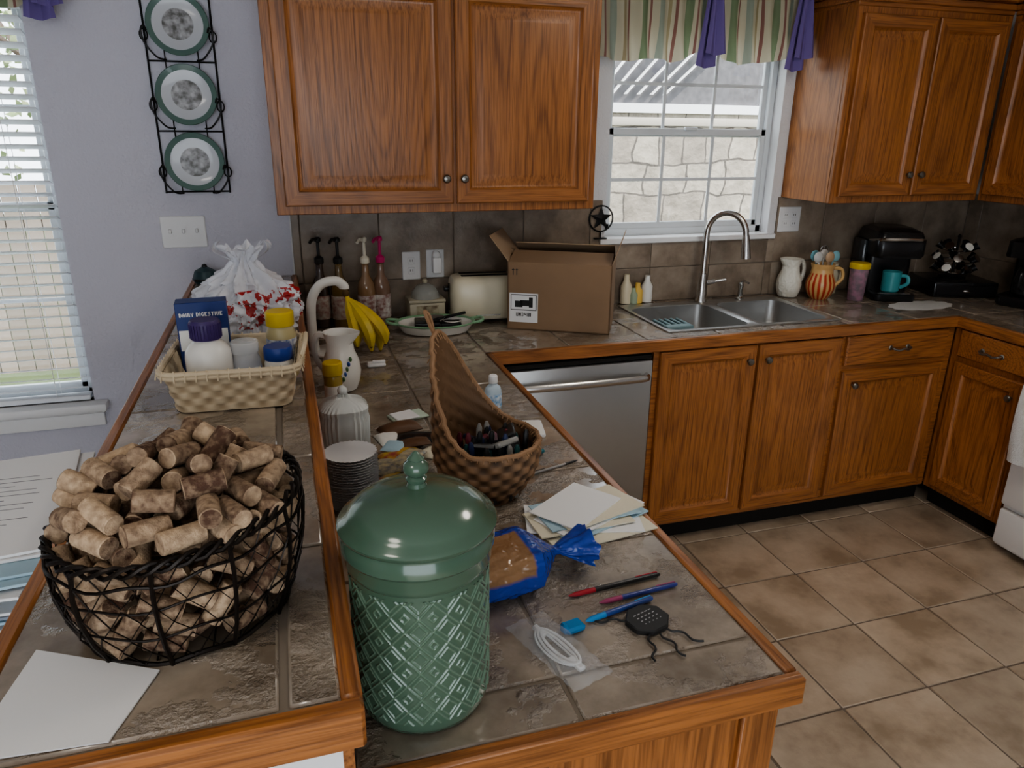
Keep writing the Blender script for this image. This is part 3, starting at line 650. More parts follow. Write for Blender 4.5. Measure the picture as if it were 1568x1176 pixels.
for k in range(20):
    z=.004+k*.0058; n=72; o=random.uniform(-.0015,.0015)
    b.loft([[((r+(.002 if j%2 else -.001)*(r>.045))*math.cos(2*PI*j/n)+o,(r+(.002 if j%2 else -.001)*(r>.045))*math.sin(2*PI*j/n)+o,zz) for j in range(n)] for r,zz in((.040,z-.003),(.053,z+.004),(.0535,z+.0045),(.041,z))],paper,k==0,True)
b.build('coffee_filter_stack')
# wicker wall pocket
b=B(); b.at(-.292,-1.625,Z+.001)
pb=math.radians(142)
def rimh(a):
    c=math.cos(a-pb); t=max(0,(c+.3)/1.3); return .125+.218*t**2.3
def wp(u,v,inn=0):
    a=2*PI*u; h=rimh(a); z=h*v
    R=.070+.044*math.sin(min(1,z/.10)*PI/2) - (.010*max(0,(z-.12)/.2))
    lean=max(0,z-.11)
    o=.003*weave(u*30,z/.0155,34)-inn
    R+=o
    x,y=R*math.cos(a),R*math.sin(a)
    bx,by=math.cos(pb),math.sin(pb)
    x+=bx*lean*.05;y+=by*lean*.05
    return (x,y,z)
b.grid(lambda u,v:wp(u,v),300,120,wbr,lambda u,v:.5-.5*weave(u*30,rimh(2*PI*u)*v/.0155,34),True)
b.grid(lambda u,v:wp(u,v,.006),120,30,wbr,lambda u,v:.5,True)
b.lathe([(.001,.0),(.074,.0),(.076,.003)],wbr,32,False,False)
b.tube([wp(i/120,1,.003) for i in range(120)],.0055,wbr,8,True)
for i in range(60):
    p=Vector(wp(i/60,1,.003)); q=Vector(wp(i/60,.95,-.004)); r_=Vector(wp(i/60,.96,.012)); b.tube([q,p+Vector((0,0,.006)),r_],.0014,wbr,5)
tip=Vector(wp(pb/(2*PI),1)); b.tube(smoothpts([tip+Vector((0,-.006,-.01)),tip+Vector((-.012,-.004,.02)),tip+Vector((-.02,0,.045)),tip+Vector((-.008,.004,.03)),tip+Vector((.0,.006,-.01))],5),.004,wbr,6)
b.build('wicker_wall_pocket')
b=B()
cols=[(.02,.02,.02),(.12,.02,.03),(.02,.03,.08),(.02,.02,.02),(.25,.24,.22),(.03,.1,.1),(.02,.02,.02)]
for i in range(30):
    a=random.random()*6.28; r=.068*math.sqrt(random.random()); x,y=-.285+r*math.cos(a),-1.64+r*math.sin(a)
    c=cols[i%7]; mm=bpy.data.materials.get('pen_%d'%(i%7)) or mat('pen_%d'%(i%7),c,.35)
    dx,dy=random.uniform(-.015,.015),random.uniform(-.015,.015); q=random.uniform(.85,1.12)
    b.tube([(x,y,Z+.01),(x+dx,y+dy,Z+.10*q),(x+dx*1.2,y+dy*1.2,Z+.128*q),(x+dx*1.25,y+dy*1.25,Z+.137*q)],[.005,.006,.0065,.003],mm,8)
for i in range(6):
    b.at(-.285+.035*math.cos(i*1.3),-1.64+.035*math.sin(i*1.3),Z+.105+.006*i,rz=i*.9,rx=.5); b.box(-.028,.028,-.02,.02,-.006,.006,bpy.data.materials['pen_%d'%(i%5)],.003)
b.at(); b.build('pens_and_markers')
b=B(); b.at(-.15,-1.17,Z); gel=mat('sanitizer_gel',(.60,.72,.80),.1,alpha=.75)
b.lathe([(.018,0),(.021,.004),(.021,.06),(.018,.072),(.010,.080),(.010,.084)],gel,24,sx=1.15,sy=.8); b.lathe([(.0215,.015),(.0217,.016),(.0217,.052),(.0215,.053)],mat('sanitizer_label',(.10,.30,.55),.5,col2=(.7,.75,.8),vscale=90),24,sx=1.15,sy=.8); b.lathe([(.012,.084),(.013,.086),(.012,.104),(.009,.107)],white,20); b.build('hand_sanitizer_bottle')
# cardboard box
cb_=mat('cardboard',(.27,.175,.105),.85,var=.12,vscale=5); cbi=mat('cardboard_edge',(.36,.25,.16),.85)
th=math.radians(-28); b=B(); b.M=Matrix.Translation((.50,-.51,Z))@Matrix.Rotation(th,4,'Z')
w,d,h=.40,.25,.265; t=.004
b.box(-w,0,0,t,0,h,cb_); b.box(-w,0,d-t,d,0,h,cb_); b.box(-w,-w+t,0,d,0,h,cb_); b.box(-t,0,0,d,0,h,cb_); b.box(-w,0,0,d,0,t,cb_)
M0=b.M.copy()
b.M=M0@Matrix.Translation((-w,0,h))@Matrix.Rotation(math.radians(-38),4,'Y'); b.box(0,.003,.004,d-.004,0,.12,cbi)
b.M=M0@Matrix.Translation((0,0,h))@Matrix.Rotation(math.radians(18),4,'Y'); b.box(-.003,0,.004,d-.004,0,.11,cbi)
b.M=M0@Matrix.Translation((0,d,h))@Matrix.Rotation(math.radians(62),4,'X'); b.box(-w+.004,-.004,-.003,0,0,.12,cbi)
b.M=M0@Matrix.Translation((0,0,h))@Matrix.Rotation(math.radians(-76),4,'X'); b.box(-w+.004,-.004,0,.003,0,.12,cb_)
b.M=M0
lab=mat('label_ink',(.02,.02,.02),.6)
b.box(-w+.008,-w+.12,-.0008,0,.03,.145,paper); 
b.box(-w+.013,-w+.115,-.0012,-.0008,.078,.14,lab); b.box(-w+.016,-w+.112,-.0014,-.0012,.081,.137,paper)
b.box(-w+.03,-w+.06,-.0016,-.0014,.09,.115,lab);b.box(-w+.05,-w+.09,-.0016,-.0014,.095,.118,lab); b.box(-w+.085,-w+.10,-.0016,-.0014,.09,.13,lab); letters(b,'UN3481',-w+.035,.068,.014,-.0008,lab)
for k in(0,.014): b.box(-w+.02+k,-w+.023+k,-.0008,0,.215,.24,lab); b.box(-w+.0165+k,-w+.0265+k,-.0009,0,.234,.237,lab)
b.build('cardboard_box')
# star ornament
b=B(); b.at(.662,-.018,KZ0+.003,sc=1.0); 
b.box(-.03,.03,-.010,.012,0,.006,blackM,.002); b.cyl((0,0,.005),(0,0,.035),.003,blackM)
ring=[(.055*math.cos(2*PI*i/40),0,.088+.055*math.sin(2*PI*i/40)) for i in range(40)]; b.tube(ring,.0035,blackM,6,True)
sp5=[((.053 if i%2==0 else .022)*math.sin(PI*i/5),0,.088+(.053 if i%2==0 else .022)*math.cos(PI*i/5)) for i in range(10)]
vs=sp5+[(0,-.012,.088),(0,.012,.088)]; fs=[]
for i in range(10): fs+=[(i,(i+1)%10,10),((i+1)%10,i,11)]
b.add(vs,fs,blackM); b.build('star_ornament')
b=B()
for k,(x,c,r,h,y) in enumerate(((.0,(.7,.62,.45),.026,.13,-.045),(.055,(.75,.50,.12),.024,.09,-.05),(.105,(.75,.74,.70),.026,.12,-.042),(.03,(.35,.42,.3),.02,.07,-.06))):
    mm=mat('caddy_%d'%k,c,.4); b.at(.79+x,y,CT+.007); b.lathe([(r,0),(r,.6*h),(r*.5,.8*h),(r*.45,h)],mm,18)
b.build('soap_bottles')
b=B(); b.at(.86,-.34,CT-.06); hold=mat('blue_gray_sponge_holder',(.22,.33,.36),.5); b.box(-.06,.06,-.05,.05,0,.012,hold,.004); 
for k in range(5): b.box(-.06+k*.027,-.048+k*.027,-.05,.05,.012,.05,hold,.003)
b.box(-.06,.06,-.09,-.05,-.02,.05,hold,.004)
b.build('sink_caddy')
# right side things
pitcher('ceramic_pitcher',1.625,-.085,.98,mat('white_embossed_ceramic',(.70,.68,.60),.4,bump=.8,bscale=60),math.radians(190))
m,nt,bs=_nt('red_striped_ceramic'); N=nt.nodes;L=nt.links; at=N.new('ShaderNodeAttribute'); at.attribute_name='val'
mx=N.new('ShaderNodeMix'); mx.data_type='RGBA'; mx.inputs[6].default_value=(.58,.38,.16,1); mx.inputs[7].default_value=(.42,.04,.015,1); L.new(at.outputs['Fac'],mx.inputs[0]); L.new(mx.outputs[2],bs.inputs['Base Color']); bs.inputs['Roughness'].default_value=.3
b=B(); b.at(1.745,-.16,Z,rz=math.radians(-25))
VP=[(.04,0),(.055,.02),(.066,.05),(.066,.08),(.052,.115),(.048,.14),(.055,.165),(.053,.166),(.045,.14)]
def vf(u,v):
    q=v*(len(VP)-1); i=min(int(q),len(VP)-2); t=q-i; r=VP[i][0]*(1-t)+VP[i+1][0]*t; z=VP[i][1]*(1-t)+VP[i+1][1]*t; return (r*math.cos(2*PI*u),r*math.sin(2*PI*u),z)
b.grid(vf,96,30,m,lambda u,v:1.0 if (u*16)%1<.5 and v<.52 else (0 if v<.52 else .1),True); b.lathe([(.001,.001),(.04,.001)],m,24,False,False)
b.tube(smoothpts([(.05,0,.145),(.085,0,.14),(.095,0,.10),(.062,0,.06)],6),.008,m,8)
b.build('striped_ceramic_jug')
b=B(); ut=[((-.02,.01),(.15,.35,.4),'disc'),((.015,.02),(.6,.58,.54),'whisk'),((.0,-.02),(.45,.3,.18),'spoon'),((.025,-.01),(.2,.4,.45),'spoon'),((-.03,-.015),(.5,.5,.48),'spoon')]
for k,((x,y),c,t) in enumerate(ut):
    mm=mat('utensil_%d'%k,c,.4); b.at(1.745,-.16,Z-.015); b.cyl((x*.5,y*.5,.03),(x*1.6,y*1.6,.20),.004,mm,8); b.ell((x*1.9,y*1.9,.215),(.024,.010,.026),mm,14,8)
    if t=='whisk':
        for q in range(6): b.tube([(x*1.6+.02*math.sin(s_)*math.cos(q*PI/6),y*1.6+.02*math.sin(s_)*math.sin(q*PI/6),.20+.03*(1-math.cos(s_))) for s_ in [PI*w_/8 for w_ in range(9)]],.0012,steel,4)
b.build('cooking_utensils')
b=B(); b.at(1.865,-.075,Z); b.lathe([(.03,0),(.036,.005),(.038,.10),(.03,.125),(.034,.15),(.031,.15),(.027,.125)],creamC,24); b.tube(smoothpts([(.034,0,.12),(.06,0,.11),(.058,0,.06),(.037,0,.05)],5),.005,creamC); b.build('cream_jug')
b=B(); b.at(1.89,-.235,Z); b.lathe([(.034,0),(.036,.003),(.042,.15)],mat('smoky_tumbler',(.20,.16,.18),.15,alpha=.85,col2=(.42,.22,.3),vscale=40),28); b.lathe([(.045,.15),(.046,.152),(.046,.172),(.042,.176)],yel,28); b.build('plastic_tumbler')
# coffee maker
R_=lambda w,d,cy,z,r=.03: rrect(0,cy,w,d,r,z)
b=B(); b.at(2.095,-.185,Z,rz=math.radians(-22),sc=.99); 
b.loft([R_(.20,.16,.06,.0),R_(.21,.17,.06,.01),R_(.21,.17,.06,.20)],blackP)
b.loft([R_(.21,.27,.01,.20),R_(.222,.285,.008,.215),R_(.222,.285,.008,.28),R_(.20,.25,.015,.318),R_(.15,.18,.03,.332)],blackP)
b.loft([R_(.19,.16,-.07,0),R_(.195,.165,-.07,.006),R_(.195,.165,-.07,.03),R_(.18,.15,-.07,.034)],blackP)
b.box(-.075,.075,-.13,-.02,.034,.037,chrome); b.lathe([(.02,.17),(.028,.2)],blackP)
b.tube(smoothpts([(-.105,-.02,.27),(-.10,-.12,.285),(-.05,-.148,.29),(0,-.155,.292),(.05,-.148,.29),(.10,-.12,.285),(.105,-.02,.27)],4),.008,chrome,8)
b.box(-.13,-.108,-.01,.13,.01,.27,mat('smoke_tank',(.03,.035,.04),.1),.01); b.build('pod_coffee_maker')
teal=mat('teal_ceramic',(.05,.26,.28),.3)
b=B(); b.at(2.055,-.265,Z+.0385,rz=-.9); b.lathe([(.034,0),(.040,.006),(.042,.095),(.039,.095),(.037,.012),(.001,.010)],teal,32,True,False); b.tube(smoothpts([(.04,0,.078),(.066,0,.075),(.07,0,.045),(.04,0,.022)],6),.006,teal,8,flat=1.4); b.build('coffee_mug')
b=B(); b.at(2.10,-.415,Z,rz=.05); n=80
b.loft([[((r+(.012*abs(math.sin(j*PI*12/n)) if r>.1 else 0))*math.cos(2*PI*j/n)*1.35,(r+(.012*abs(math.sin(j*PI*12/n)) if r>.1 else 0))*math.sin(2*PI*j/n)*.62,z) for j in range(n)] for r,z in((.12,0),(.12,.0012),(.05,.0016))],mat('lace_doily',(.66,.66,.64),.9,bump=.8,bscale=150)); b.build('lace_doily')
b=B(); b.at(2.49,-.20,Z,rz=math.radians(-20)); b.box(-.15,.15,-.15,.13,0,.075,blackP,.008); b.box(-.14,.14,-.156,-.15,.012,.062,blackM,.004); b.ell((0,-.16,.035),(.02,.008,.008),chrome)
b.build('pod_storage_drawer')
b=B(); b.at(2.49,-.20,Z+.0755)
b.lathe([(.06,0),(.062,.004),(.05,.008),(.006,.01),(.006,.19),(.01,.2),(.002,.21)],blackM,24)
for z,r in((.045,.08),(.095,.085),(.15,.07)):
    b.tube([(r*math.cos(t*PI/12),r*math.sin(t*PI/12),z-.015) for t in range(24)],.0025,chrome,5,True)
    for q in range(6):
        a=q*PI/3+z*9; x,y=r*math.cos(a),r*math.sin(a); b.M=Matrix.Translation((2.49+x,-.20+y,Z+.0755+z))@Matrix.Rotation(a,4,'Z')@Matrix.Rotation(PI*.30,4,'Y'); b.lathe([(.013,-.015),(.018,.015),(.021,.016),(.021,.018)],blackP,14); b.lathe([(.0205,.0182),(.0195,.0185)],whiteC if (q+int(z*20))%3==0 else chrome,14); b.at(2.49,-.20,Z+.0755)
b.build('coffee_pod_carousel')
b=B(); b.at(2.585,-.53,Z,rz=math.radians(-70)); b.loft([R_(.18,.20,.0,0),R_(.19,.21,0,.012),R_(.19,.21,0,.04),R_(.185,.20,0,.045)],blackP); b.loft([R_(.17,.07,.06,.045,.02),R_(.17,.07,.06,.22,.02)],blackP); b.loft([R_(.18,.20,0,.22),R_(.185,.205,0,.23),R_(.18,.20,0,.29),R_(.15,.17,0,.30)],blackP)
b.at(2.565,-.54,Z+.047); b.lathe([(.04,0),(.055,.01),(.06,.06),(.05,.11),(.045,.125),(.05,.13)],mat('carafe_glass',(.03,.03,.03),.06,alpha=.7),24); b.tube(smoothpts([(-.045,-.02,.12),(-.09,-.03,.11),(-.09,-.03,.05),(-.055,-.02,.03)],5),.007,blackP); b.build('drip_coffee_maker')
# ------------------------------------------------------------------ foreground clutter
def stack(nm,items):
    b=B()
    for i,(x,y,w,h,r,m) in enumerate(items): sheet(b,x,y,Z+.0005+i*.0028,w,h,r,m,.0024)
    return b.build(nm)
stack('mail_stack',[(-.13,-1.81,.22,.16,.15,paperC),(-.14,-1.80,.23,.11,-.25,paper),(-.12,-1.795,.21,.12,.35,paperB),(-.15,-1.805,.20,.10,.05,paperC),(-.12,-1.79,.22,.105,.45,paper),(-.13,-1.785,.20,.11,.12,paperB),(-.115,-1.785,.19,.11,.3,paperC),(-.145,-1.775,.165,.115,.62,paper)])
# bread
m,nt,bs=_nt('bread_bag'); N=nt.nodes;L=nt.links; at=N.new('ShaderNodeAttribute'); at.attribute_name='val'
mx=N.new('ShaderNodeMix'); mx.data_type='RGBA'; mx.inputs[6].default_value=(.27,.15,.075,1); mx.inputs[7].default_value=(.015,.05,.30,1); L.new(at.outputs['Fac'],mx.inputs[0]); L.new(mx.outputs[2],bs.inputs['Base Color']); bs.inputs['Roughness'].default_value=.2
tc=N.new('ShaderNodeTexCoord'); n_=N.new('ShaderNodeTexNoise'); n_.inputs['Scale'].default_value=45; L.new(tc.outputs['Object'],n_.inputs['Vector']); bp=N.new('ShaderNodeBump'); bp.inputs['Strength'].default_value=.7; bp.inputs['Distance'].default_value=.01; L.new(n_.outputs['Fac'],bp.inputs['Height']); L.new(bp.outputs[0],bs.inputs['Normal'])
bagB=m
b=B(); b.at(-.362,-1.965,Z+.001,rz=math.radians(8))
def br(u,v):
    a=2*PI*u; x=-.11+.225*v; w=.064;h=.040
    c,s_=math.cos(a),math.sin(a); e=.6
    p=Vector((x*20,c*2,s_*2)); q=1+.06*noise.noise(p)+.05*noise.noise(p*3)
    tp=min(1,.0+(x+.115)*30)**.5 if x<-.08 else (1 if x<.055 else max(.16,1-(x-.055)*17))
    return (x,w*math.copysign(abs(c)**e,c)*tp*q,h+(h*math.copysign(abs(s_)**e,s_))*tp*q)
def bval(u,v):
    a=(u*360)%360; x=-.11+.225*v
    return 0 if (75<a<178 and x<.040 and x>-.10) else 1
b.grid(br,96,50,bagB,bval,True)
def frl(u,v):
    a=2*PI*u; nz_=noise.noise(Vector((math.cos(a)*2.2,math.sin(a)*2.2,v*1.5+3)))
    r=(.009+.030*v**.8)*(1+.4*nz_+.12*math.sin(7*a+6*nz_)*v)
    return (.112+.055*v+.02*nz_*v,r*1.15*math.cos(a),.041+r*.72*math.sin(a)-.008*v)
b.grid(frl,110,16,bagB,lambda u,v:1,True)
b.build('bread_loaf_bag')
def pen(nm,p0,p1,c,r=.0045,tip=(.02,.02,.02)):
    b=B(); mm=mat(nm+'_barrel_'+str(len(bpy.data.materials)),c,.3); tm=mat(nm+'_tip_'+str(len(bpy.data.materials)),tip,.4)
    A=Vector((p0[0],p0[1],Z+r+.0003)); C_=Vector((p1[0],p1[1],Z+r+.0003)); d=(C_-A); 
    b.tube([A,A+d*.04,A+d*.72],[r*.6,r,r],mm,12); b.tube([A+d*.72,A+d*.74,A+d*.92,A+d*.985,A+d],[r*1.02,r*1.02,r*.95,r*.4,r*.2],tm,12)
    b.tube([A+d*.03+Vector((0,0,r)),A+d*.04+Vector((0,0,r+.002)),A+d*.28+Vector((0,0,r+.002))],.0009,tm,6); b.build(nm)
pen('ballpoint_pen',(-.085,-2.020),(-.262,-2.035),(.02,.02,.02),.0045,(.35,.02,.03))
pen('ballpoint_pen',(-.07,-2.055),(-.22,-2.067),(.03,.04,.18),.0045,(.30,.05,.12))
pen('highlighter_pen',(-.13,-2.080),(-.26,-2.105),(.03,.06,.22),.0050,(.03,.22,.5))
pen('felt_tip_pen',(-.155,-1.465),(-.105,-1.475),(.02,.22,.26),.006,(.02,.15,.18)); pen('stylus_pen',(-.175,-1.580),(-.045,-1.540),(.30,.28,.27),.003)
cap=mat('blue_glossy_cap',(.02,.2,.45),.2)
b=B(); b.at(-.283,-2.112,Z,rz=.2); b.box(-.018,.016,-.013,.013,0,.012,cap,.004); b.box(-.022,-.012,-.008,.008,0,.016,cap,.003); b.build('marker_cap')
tag=mat('black_leather_tag',(.02,.02,.02),.5); tt=mat('tag_text',(.4,.4,.4),.6)
b=B(); b.at(-.165,-2.130,Z,rz=.3); 
b.loft([[(r*math.cos(PI*j/4+PI/8),r*math.sin(PI*j/4+PI/8)*.9,z) for j in range(8)] for r,z in((.036,0),(.038,.003),(.038,.009),(.036,.011))],tag)
for k in range(4):
    for q in range(5): b.box(-.018+.008*q+.001*k,-.013+.008*q,.012-.008*k,.0135-.008*k,.011,.0114,tt)
for a0 in(-2.2,-1.7,-1.2,2.6): 
    P=[(.034*math.cos(a0),.034*math.sin(a0),.004)]
    for q in range(1,8): P.append((P[-1][0]+.009*math.cos(a0+.6*math.sin(q*1.3+a0)),P[-1][1]+.009*math.sin(a0+.6*math.sin(q*1.3+a0)),.003))
    b.tube(smoothpts(P,3),.0018,tag,6)
b.build('leather_key_tag')
cab=mat('white_cable',(.62,.62,.62),.4); film=mat('clear_film',(.75,.77,.8),.10,alpha=.22,bump=.8,bscale=60)
b=B(); b.at(-.325,-2.150,Z,rz=math.radians(-72))
for k in range(5):
    o=.004*k; P=[]
    for t in range(33):
        a=2*PI*t/33; P.append(((.048-o*.5)*math.cos(a)+.003*(k%2),(.021-o*.9)*math.sin(a),.0035+.0025*(k%2)+.002*(math.cos(a*2)+1)))
    b.tube(P,.0019,cab,6,True)
b.box(-.058,-.03,-.005,.005,.002,.010,cab,.002); b.box(.03,.06,-.006,.006,.002,.010,cab,.002)
b.grid(lambda u,v:(-.085+.17*u,-.036+.072*v,.002+.020*math.sin(PI*u)**.5*math.sin(PI*v)**.5+.005*noise.noise(Vector((u*9,v*7,1)))),50,24,film)
b.build('bagged_cable')
b=B()
yr=mat('wrapper_print',(.55,.42,.06),.35,col2=(.30,.05,.05),vscale=45); brl=mat('brown_leather',(.12,.06,.03),.5); wrb=mat('wrapper_b',(.16,.16,.16),.35,col2=(.5,.42,.25),vscale=60)
def packet(cx,cy,z,w,h,rot,m,th):
    b.at(cx,cy,z,rz=rot)
    f=lambda s_:(lambda u,v:((u-.5)*w,(v-.5)*h,max(.0006,(.5+s_*.5)*th)*1.0*(math.sin(PI*u)**.4)*(math.sin(PI*v)**.4)+.0006+.0012*noise.noise(Vector((u*6,v*6,cx*50)))*s_+.0012))
    b.grid(f(1),18,14,m); b.grid(lambda u,v:((u-.5)*w,(v-.5)*h,.0004),3,3,m); b.at()
packet(-.44,-1.40,Z,.10,.075,.4,yr,.016); packet(-.385,-1.31,Z,.12,.06,-.2,blackP,.016); packet(-.455,-1.29,Z,.06,.08,.2,label,.010); packet(-.475,-1.46,Z,.09,.08,-.5,wrb,.014); packet(-.42,-1.23,Z,.11,.055,.25,brl,.02); packet(-.43,-1.44,Z+.014,.09,.05,.9,wrb,.01); packet(-.455,-1.37,Z+.014,.06,.05,1.1,paperB,.008)
packet(-.47,-1.53,Z,.08,.07,.3,yr,.014); packet(-.43,-1.50,Z+.012,.07,.05,-.6,wrb,.012); packet(-.40,-1.36,Z+.014,.07,.045,.1,brl,.01); packet(-.45,-1.55,Z+.012,.06,.06,1.0,blackP,.01); packet(-.37,-1.40,Z,.06,.05,.9,paperC,.008)
b.build('snack_packets')
b=B(); b.at(-.385,-1.15,Z,rz=.3); b.box(-.05,.05,-.03,.03,0,.006,mat('pale_green_card',(.5,.6,.5),.6),.002); b.box(-.045,.02,-.035,.025,.006,.011,paper,.002); b.build('note_cards')
b=B(); b.at(-.095,-1.33,Z,rz=-.2); b.loft([rrect(0,0,.07,.10,.008,0),rrect(0,0,.072,.102,.008,.003),rrect(0,0,.07,.10,.008,.009)],paper); b.box(-.03,.03,-.045,.045,.009,.0095,label); b.build('note_pad')
b=B(); b.at(-.155,-1.25,Z,rz=.1); b.tube([(.016*math.cos(t*PI/8)-.02,.012*math.sin(t*PI/8),.004) for t in range(16)],.003,teal,6,True); b.tube([(.016*math.cos(t*PI/8)+.02,.012*math.sin(t*PI/8),.004) for t in range(16)],.003,teal,6,True); b.box(-.012,.012,-.075,-.012,.002,.005,steel,.001); b.build('scissors')
b=B(); b.at(-.41,-.67,Z); b.box(-.03,.03,-.02,.02,0,.012,white,.004); b.box(-.012,.03,-.008,.008,.012,.018,white,.002); b.build('charging_adapter')
# side table with storage bin + papers (left of bar)
b=B(); b.box(-1.62,-1.03,-2.20,-1.35,.70,.73,oakX,.006); b.box(-1.59,-1.06,-2.17,-1.38,.62,.70,oakX,.003)
for x in(-1.57,-1.08):
    for y in(-2.15,-1.40): b.box(x-.022,x+.022,y-.022,y+.022,0,.62,oakV,.004)
b.build('side_table')
tub=mat('clear_storage_plastic',(.50,.54,.60),.2,alpha=.6)
b=B(); 
b.loft([rrect(-1.225,-1.82,.33,.52,.03,.731),rrect(-1.225,-1.82,.36,.55,.03,.915),rrect(-1.225,-1.82,.38,.57,.03,.917),rrect(-1.225,-1.82,.38,.57,.03,.93)],tub)
b.loft([rrect(-1.225,-1.82,.385,.575,.03,.93),rrect(-1.225,-1.82,.39,.58,.03,.945),rrect(-1.225,-1.82,.36,.55,.03,.95)],mat('tub_lid',(.45,.47,.52),.3)); b.build('storage_bin')
b=B()
for i in range(20): sheet(b,-1.185+random.uniform(-.014,.012),-1.74+random.uniform(-.04,.03),.9505+i*.0056,.29,.38,random.uniform(-.10,.10)+(.10 if i>15 else 0),random.choice([paper,paper,paperB,mat('folder_gray%d'%i,(.22,.25,.30),.6)]) if i<18 else paper,.0044)
tx=mat('print_ink',(.2,.2,.22),.7)
zt=.9505+19*.0056+.0045
for k in range(12): b.box(-1.27,-1.12+.03*math.sin(k*2.2),-1.62-.018*k,-1.6185-.018*k,zt,zt+.0003,tx)
b.build('paper_stack')
# ------------------------------------------------------------------ exterior
m,nt,bs=_nt('limestone_blocks'); N=nt.nodes;L=nt.links
tc=N.new('ShaderNodeTexCoord'); sx_=N.new('ShaderNodeSeparateXYZ'); L.new(tc.outputs['Object'],sx_.inputs[0]); cb2=N.new('ShaderNodeCombineXYZ'); L.new(sx_.outputs['X'],cb2.inputs[0]); L.new(sx_.outputs['Z'],cb2.inputs[1])
nd=N.new('ShaderNodeTexNoise'); nd.inputs['Scale'].default_value=3.5; L.new(cb2.outputs[0],nd.inputs['Vector'])
ms=N.new('ShaderNodeVectorMath'); ms.operation='MULTIPLY_ADD'; ms.inputs[1].default_value=(.13,.13,0); L.new(nd.outputs['Color'],ms.inputs[0]); L.new(cb2.outputs[0],ms.inputs[2])
bk_=N.new('ShaderNodeTexBrick'); L.new(ms.outputs[0],bk_.inputs['Vector']); bk_.inputs['Scale'].default_value=1; bk_.inputs['Brick Width'].default_value=.36; bk_.inputs['Row Height'].default_value=.25; bk_.inputs['Mortar Size'].default_value=.010; bk_.inputs['Mortar Smooth'].default_value=.5; bk_.offset_frequency=2; bk_.squash=.6; bk_.squash_frequency=3
bk_.inputs['Color1'].default_value=(.54,.48,.39,1); bk_.inputs['Color2'].default_value=(.38,.33,.27,1); bk_.inputs['Mortar'].default_value=(.16,.14,.12,1)
no=N.new('ShaderNodeTexNoise'); no.inputs['Scale'].default_value=9; no.inputs['Detail'].default_value=7; L.new(tc.outputs['Object'],no.inputs['Vector'])
cx_=N.new('ShaderNodeMix'); cx_.data_type='RGBA'; cx_.blend_type='MULTIPLY'; cx_.inputs[0].default_value=.6; L.new(bk_.outputs['Color'],cx_.inputs[6]); L.new(no.outputs['Fac'],cx_.inputs[7]); L.new(cx_.outputs[2],bs.inputs['Base Color']); bs.inputs['Roughness'].default_value=.9
bp=N.new('ShaderNodeBump'); bp.inputs['Strength'].default_value=.8; bp.inputs['Distance'].default_value=.05; L.new(no.outputs['Fac'],bp.inputs['Height']); L.new(bp.outputs[0],bs.inputs['Normal'])
b=B(); b.box(-.6,5,2.4,2.6,-.2,1.70,m); b.box(-.62,5,2.36,2.64,1.70,1.76,mat('stone_cap',(.42,.38,.32),.8),.01); b.build('garden_stone_wall')
shing=mat('roof_shingle',(.15,.145,.15),.9,var=.3,vscale=12)
b=B(); b.loft([[(2.4,5,1.9),(5.6,5,1.9),(5.6,5,3.3),(3.9,5,3.6)],[(2.4,9,1.9),(5.6,9,1.9),(5.6,9,3.3),(3.9,9,3.6)]],shing)
for k in range(6): b.loft([[(2.75+k*.16,4.9,2.05),(2.77+k*.16,4.9,2.05),(2.77+k*.16,4.95,2.05),(2.75+k*.16,4.95,2.05)],[(3.3+k*.20,4.9,2.7),(3.32+k*.20,4.9,2.7),(3.32+k*.20,4.95,2.7),(3.3+k*.20,4.95,2.7)]],white)
b.box(2.2,5.8,4.96,5.0,1.86,1.96,white); b.box(2.4,5.6,5.0,5.1,-.2,1.95,m); b.build('neighbour_house')
gm=mat('lawn',(.12,.16,.07),.95,var=.3,vscale=2); b=B(); b.box(-12,12,.13,16,-.25,-.2,gm); b.build('ground')
fen=mat('cedar_fence',(.30,.25,.21),.9,island=1,col2=(.20,.17,.14))
b=B()
for i in range(70): b.box(-9+i*.12,-9+i*.12+.112,3.4,3.42,-.2,1.25+.01*(i%3),fen)
b.box(-9,-.6,3.42,3.46,.9,1.0,fen); b.build('garden_fence')
lf=mat('tree_foliage',(.20,.26,.12),.9,island=1,col2=(.38,.42,.25)); bk=mat('tree_bark',(.12,.09,.07),.9)
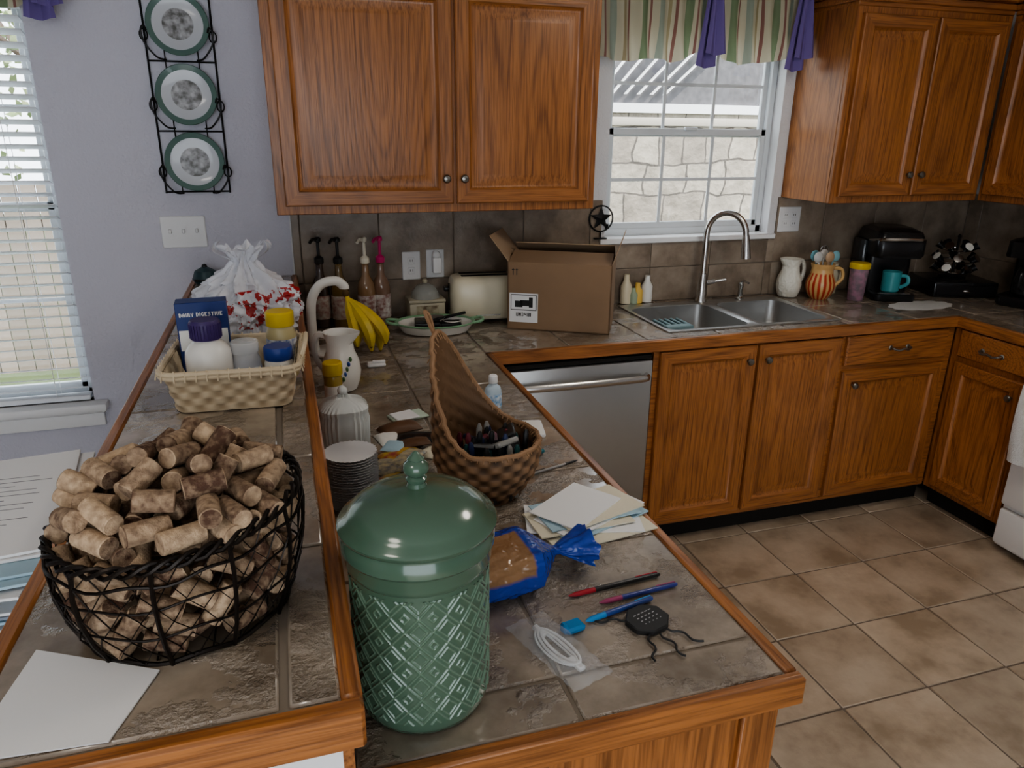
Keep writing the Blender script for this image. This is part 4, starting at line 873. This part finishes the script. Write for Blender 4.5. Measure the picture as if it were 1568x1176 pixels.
for tx_,ty in((-5.0,6.5),(-3.2,7.5),(-7,7)):
    b=B(); b.tube([(tx_,ty,-.2),(tx_+.1,ty,1.2),(tx_,ty+.1,2.4),(tx_+.2,ty,3.6)],[.14,.11,.08,.03],bk,8)
    for q in range(6): a=q*1.1; b.tube([(tx_,ty,1.5+.25*q),(tx_+.7*math.cos(a),ty+.7*math.sin(a),2.0+.3*q),(tx_+1.2*math.cos(a),ty+1.2*math.sin(a),2.5+.3*q)],[.05,.03,.012],bk,6)
    for q in range(700):
        v=Vector((random.gauss(0,1),random.gauss(0,1),random.gauss(0,.8)))*.8+Vector((tx_,ty,2.8)); s_=.07; r1=Vector((random.uniform(-1,1),random.uniform(-1,1),random.uniform(-1,1))).normalized()*s_; r2=r1.orthogonal().normalized()*s_*.6
        b.add([v-r1,v+r2,v+r1,v-r2],[(0,1,2,3)],lf)
    b.build('garden_tree')
# ------------------------------------------------------------------ lights
fillM=mat('added_fill_diffuser',(1,.96,.9),.5,emis=3)
for i,(x,y,e) in enumerate(((1.0,-1.7,10),(-1.6,-3.0,6))):  # fill lamps and fixtures added on the unseen ceiling to brighten the room
    b=B(); b.at(x,y,2.6); b.lathe([(.19,0),(.19,-.02),(.17,-.05),(.10,-.075),(.001,-.08)],fillM,32,True,False); b.build('added_fill_fixture')
    l=bpy.data.lights.new('added_fill_lamp','AREA'); l.shape='DISK'; l.size=.5; l.energy=e; l.color=(1,.91,.80); o=bpy.data.objects.new('added_fill_light',l); o.location=(x,y,2.50); SC.collection.objects.link(o)
s=bpy.data.lights.new('sun','SUN'); s.energy=5.0; s.angle=.02; s.color=(1,.95,.88); o=bpy.data.objects.new('sun',s); o.rotation_euler=Vector((.35,.75,-1.0)).to_track_quat('-Z','Y').to_euler(); SC.collection.objects.link(o)
w=bpy.data.worlds.new('sky'); SC.world=w; w.use_nodes=True; bg=w.node_tree.nodes['Background']; bg.inputs[0].default_value=(.86,.93,1.0,1); bg.inputs[1].default_value=4.4
# ------------------------------------------------------------------ camera
yaw,pitch,roll=[math.radians(a) for a in(17.3081,19.1615,0.6085)]
fwd=Vector((math.sin(yaw)*math.cos(pitch),math.cos(yaw)*math.cos(pitch),-math.sin(pitch))); r=Vector((math.cos(yaw),-math.sin(yaw),0)); u=r.cross(fwd)
r2=r*math.cos(roll)+u*math.sin(roll); u2=-r*math.sin(roll)+u*math.cos(roll)
M=Matrix((r2,u2,-fwd)).transposed().to_4x4(); M.translation=Vector((-.6637,-2.9941,1.6536))
c=bpy.data.cameras.new('camera'); c.sensor_width=36; c.lens=1115.51/1568*36; c.clip_start=.02; o=bpy.data.objects.new('camera',c); o.matrix_world=M; SC.collection.objects.link(o); SC.camera=o
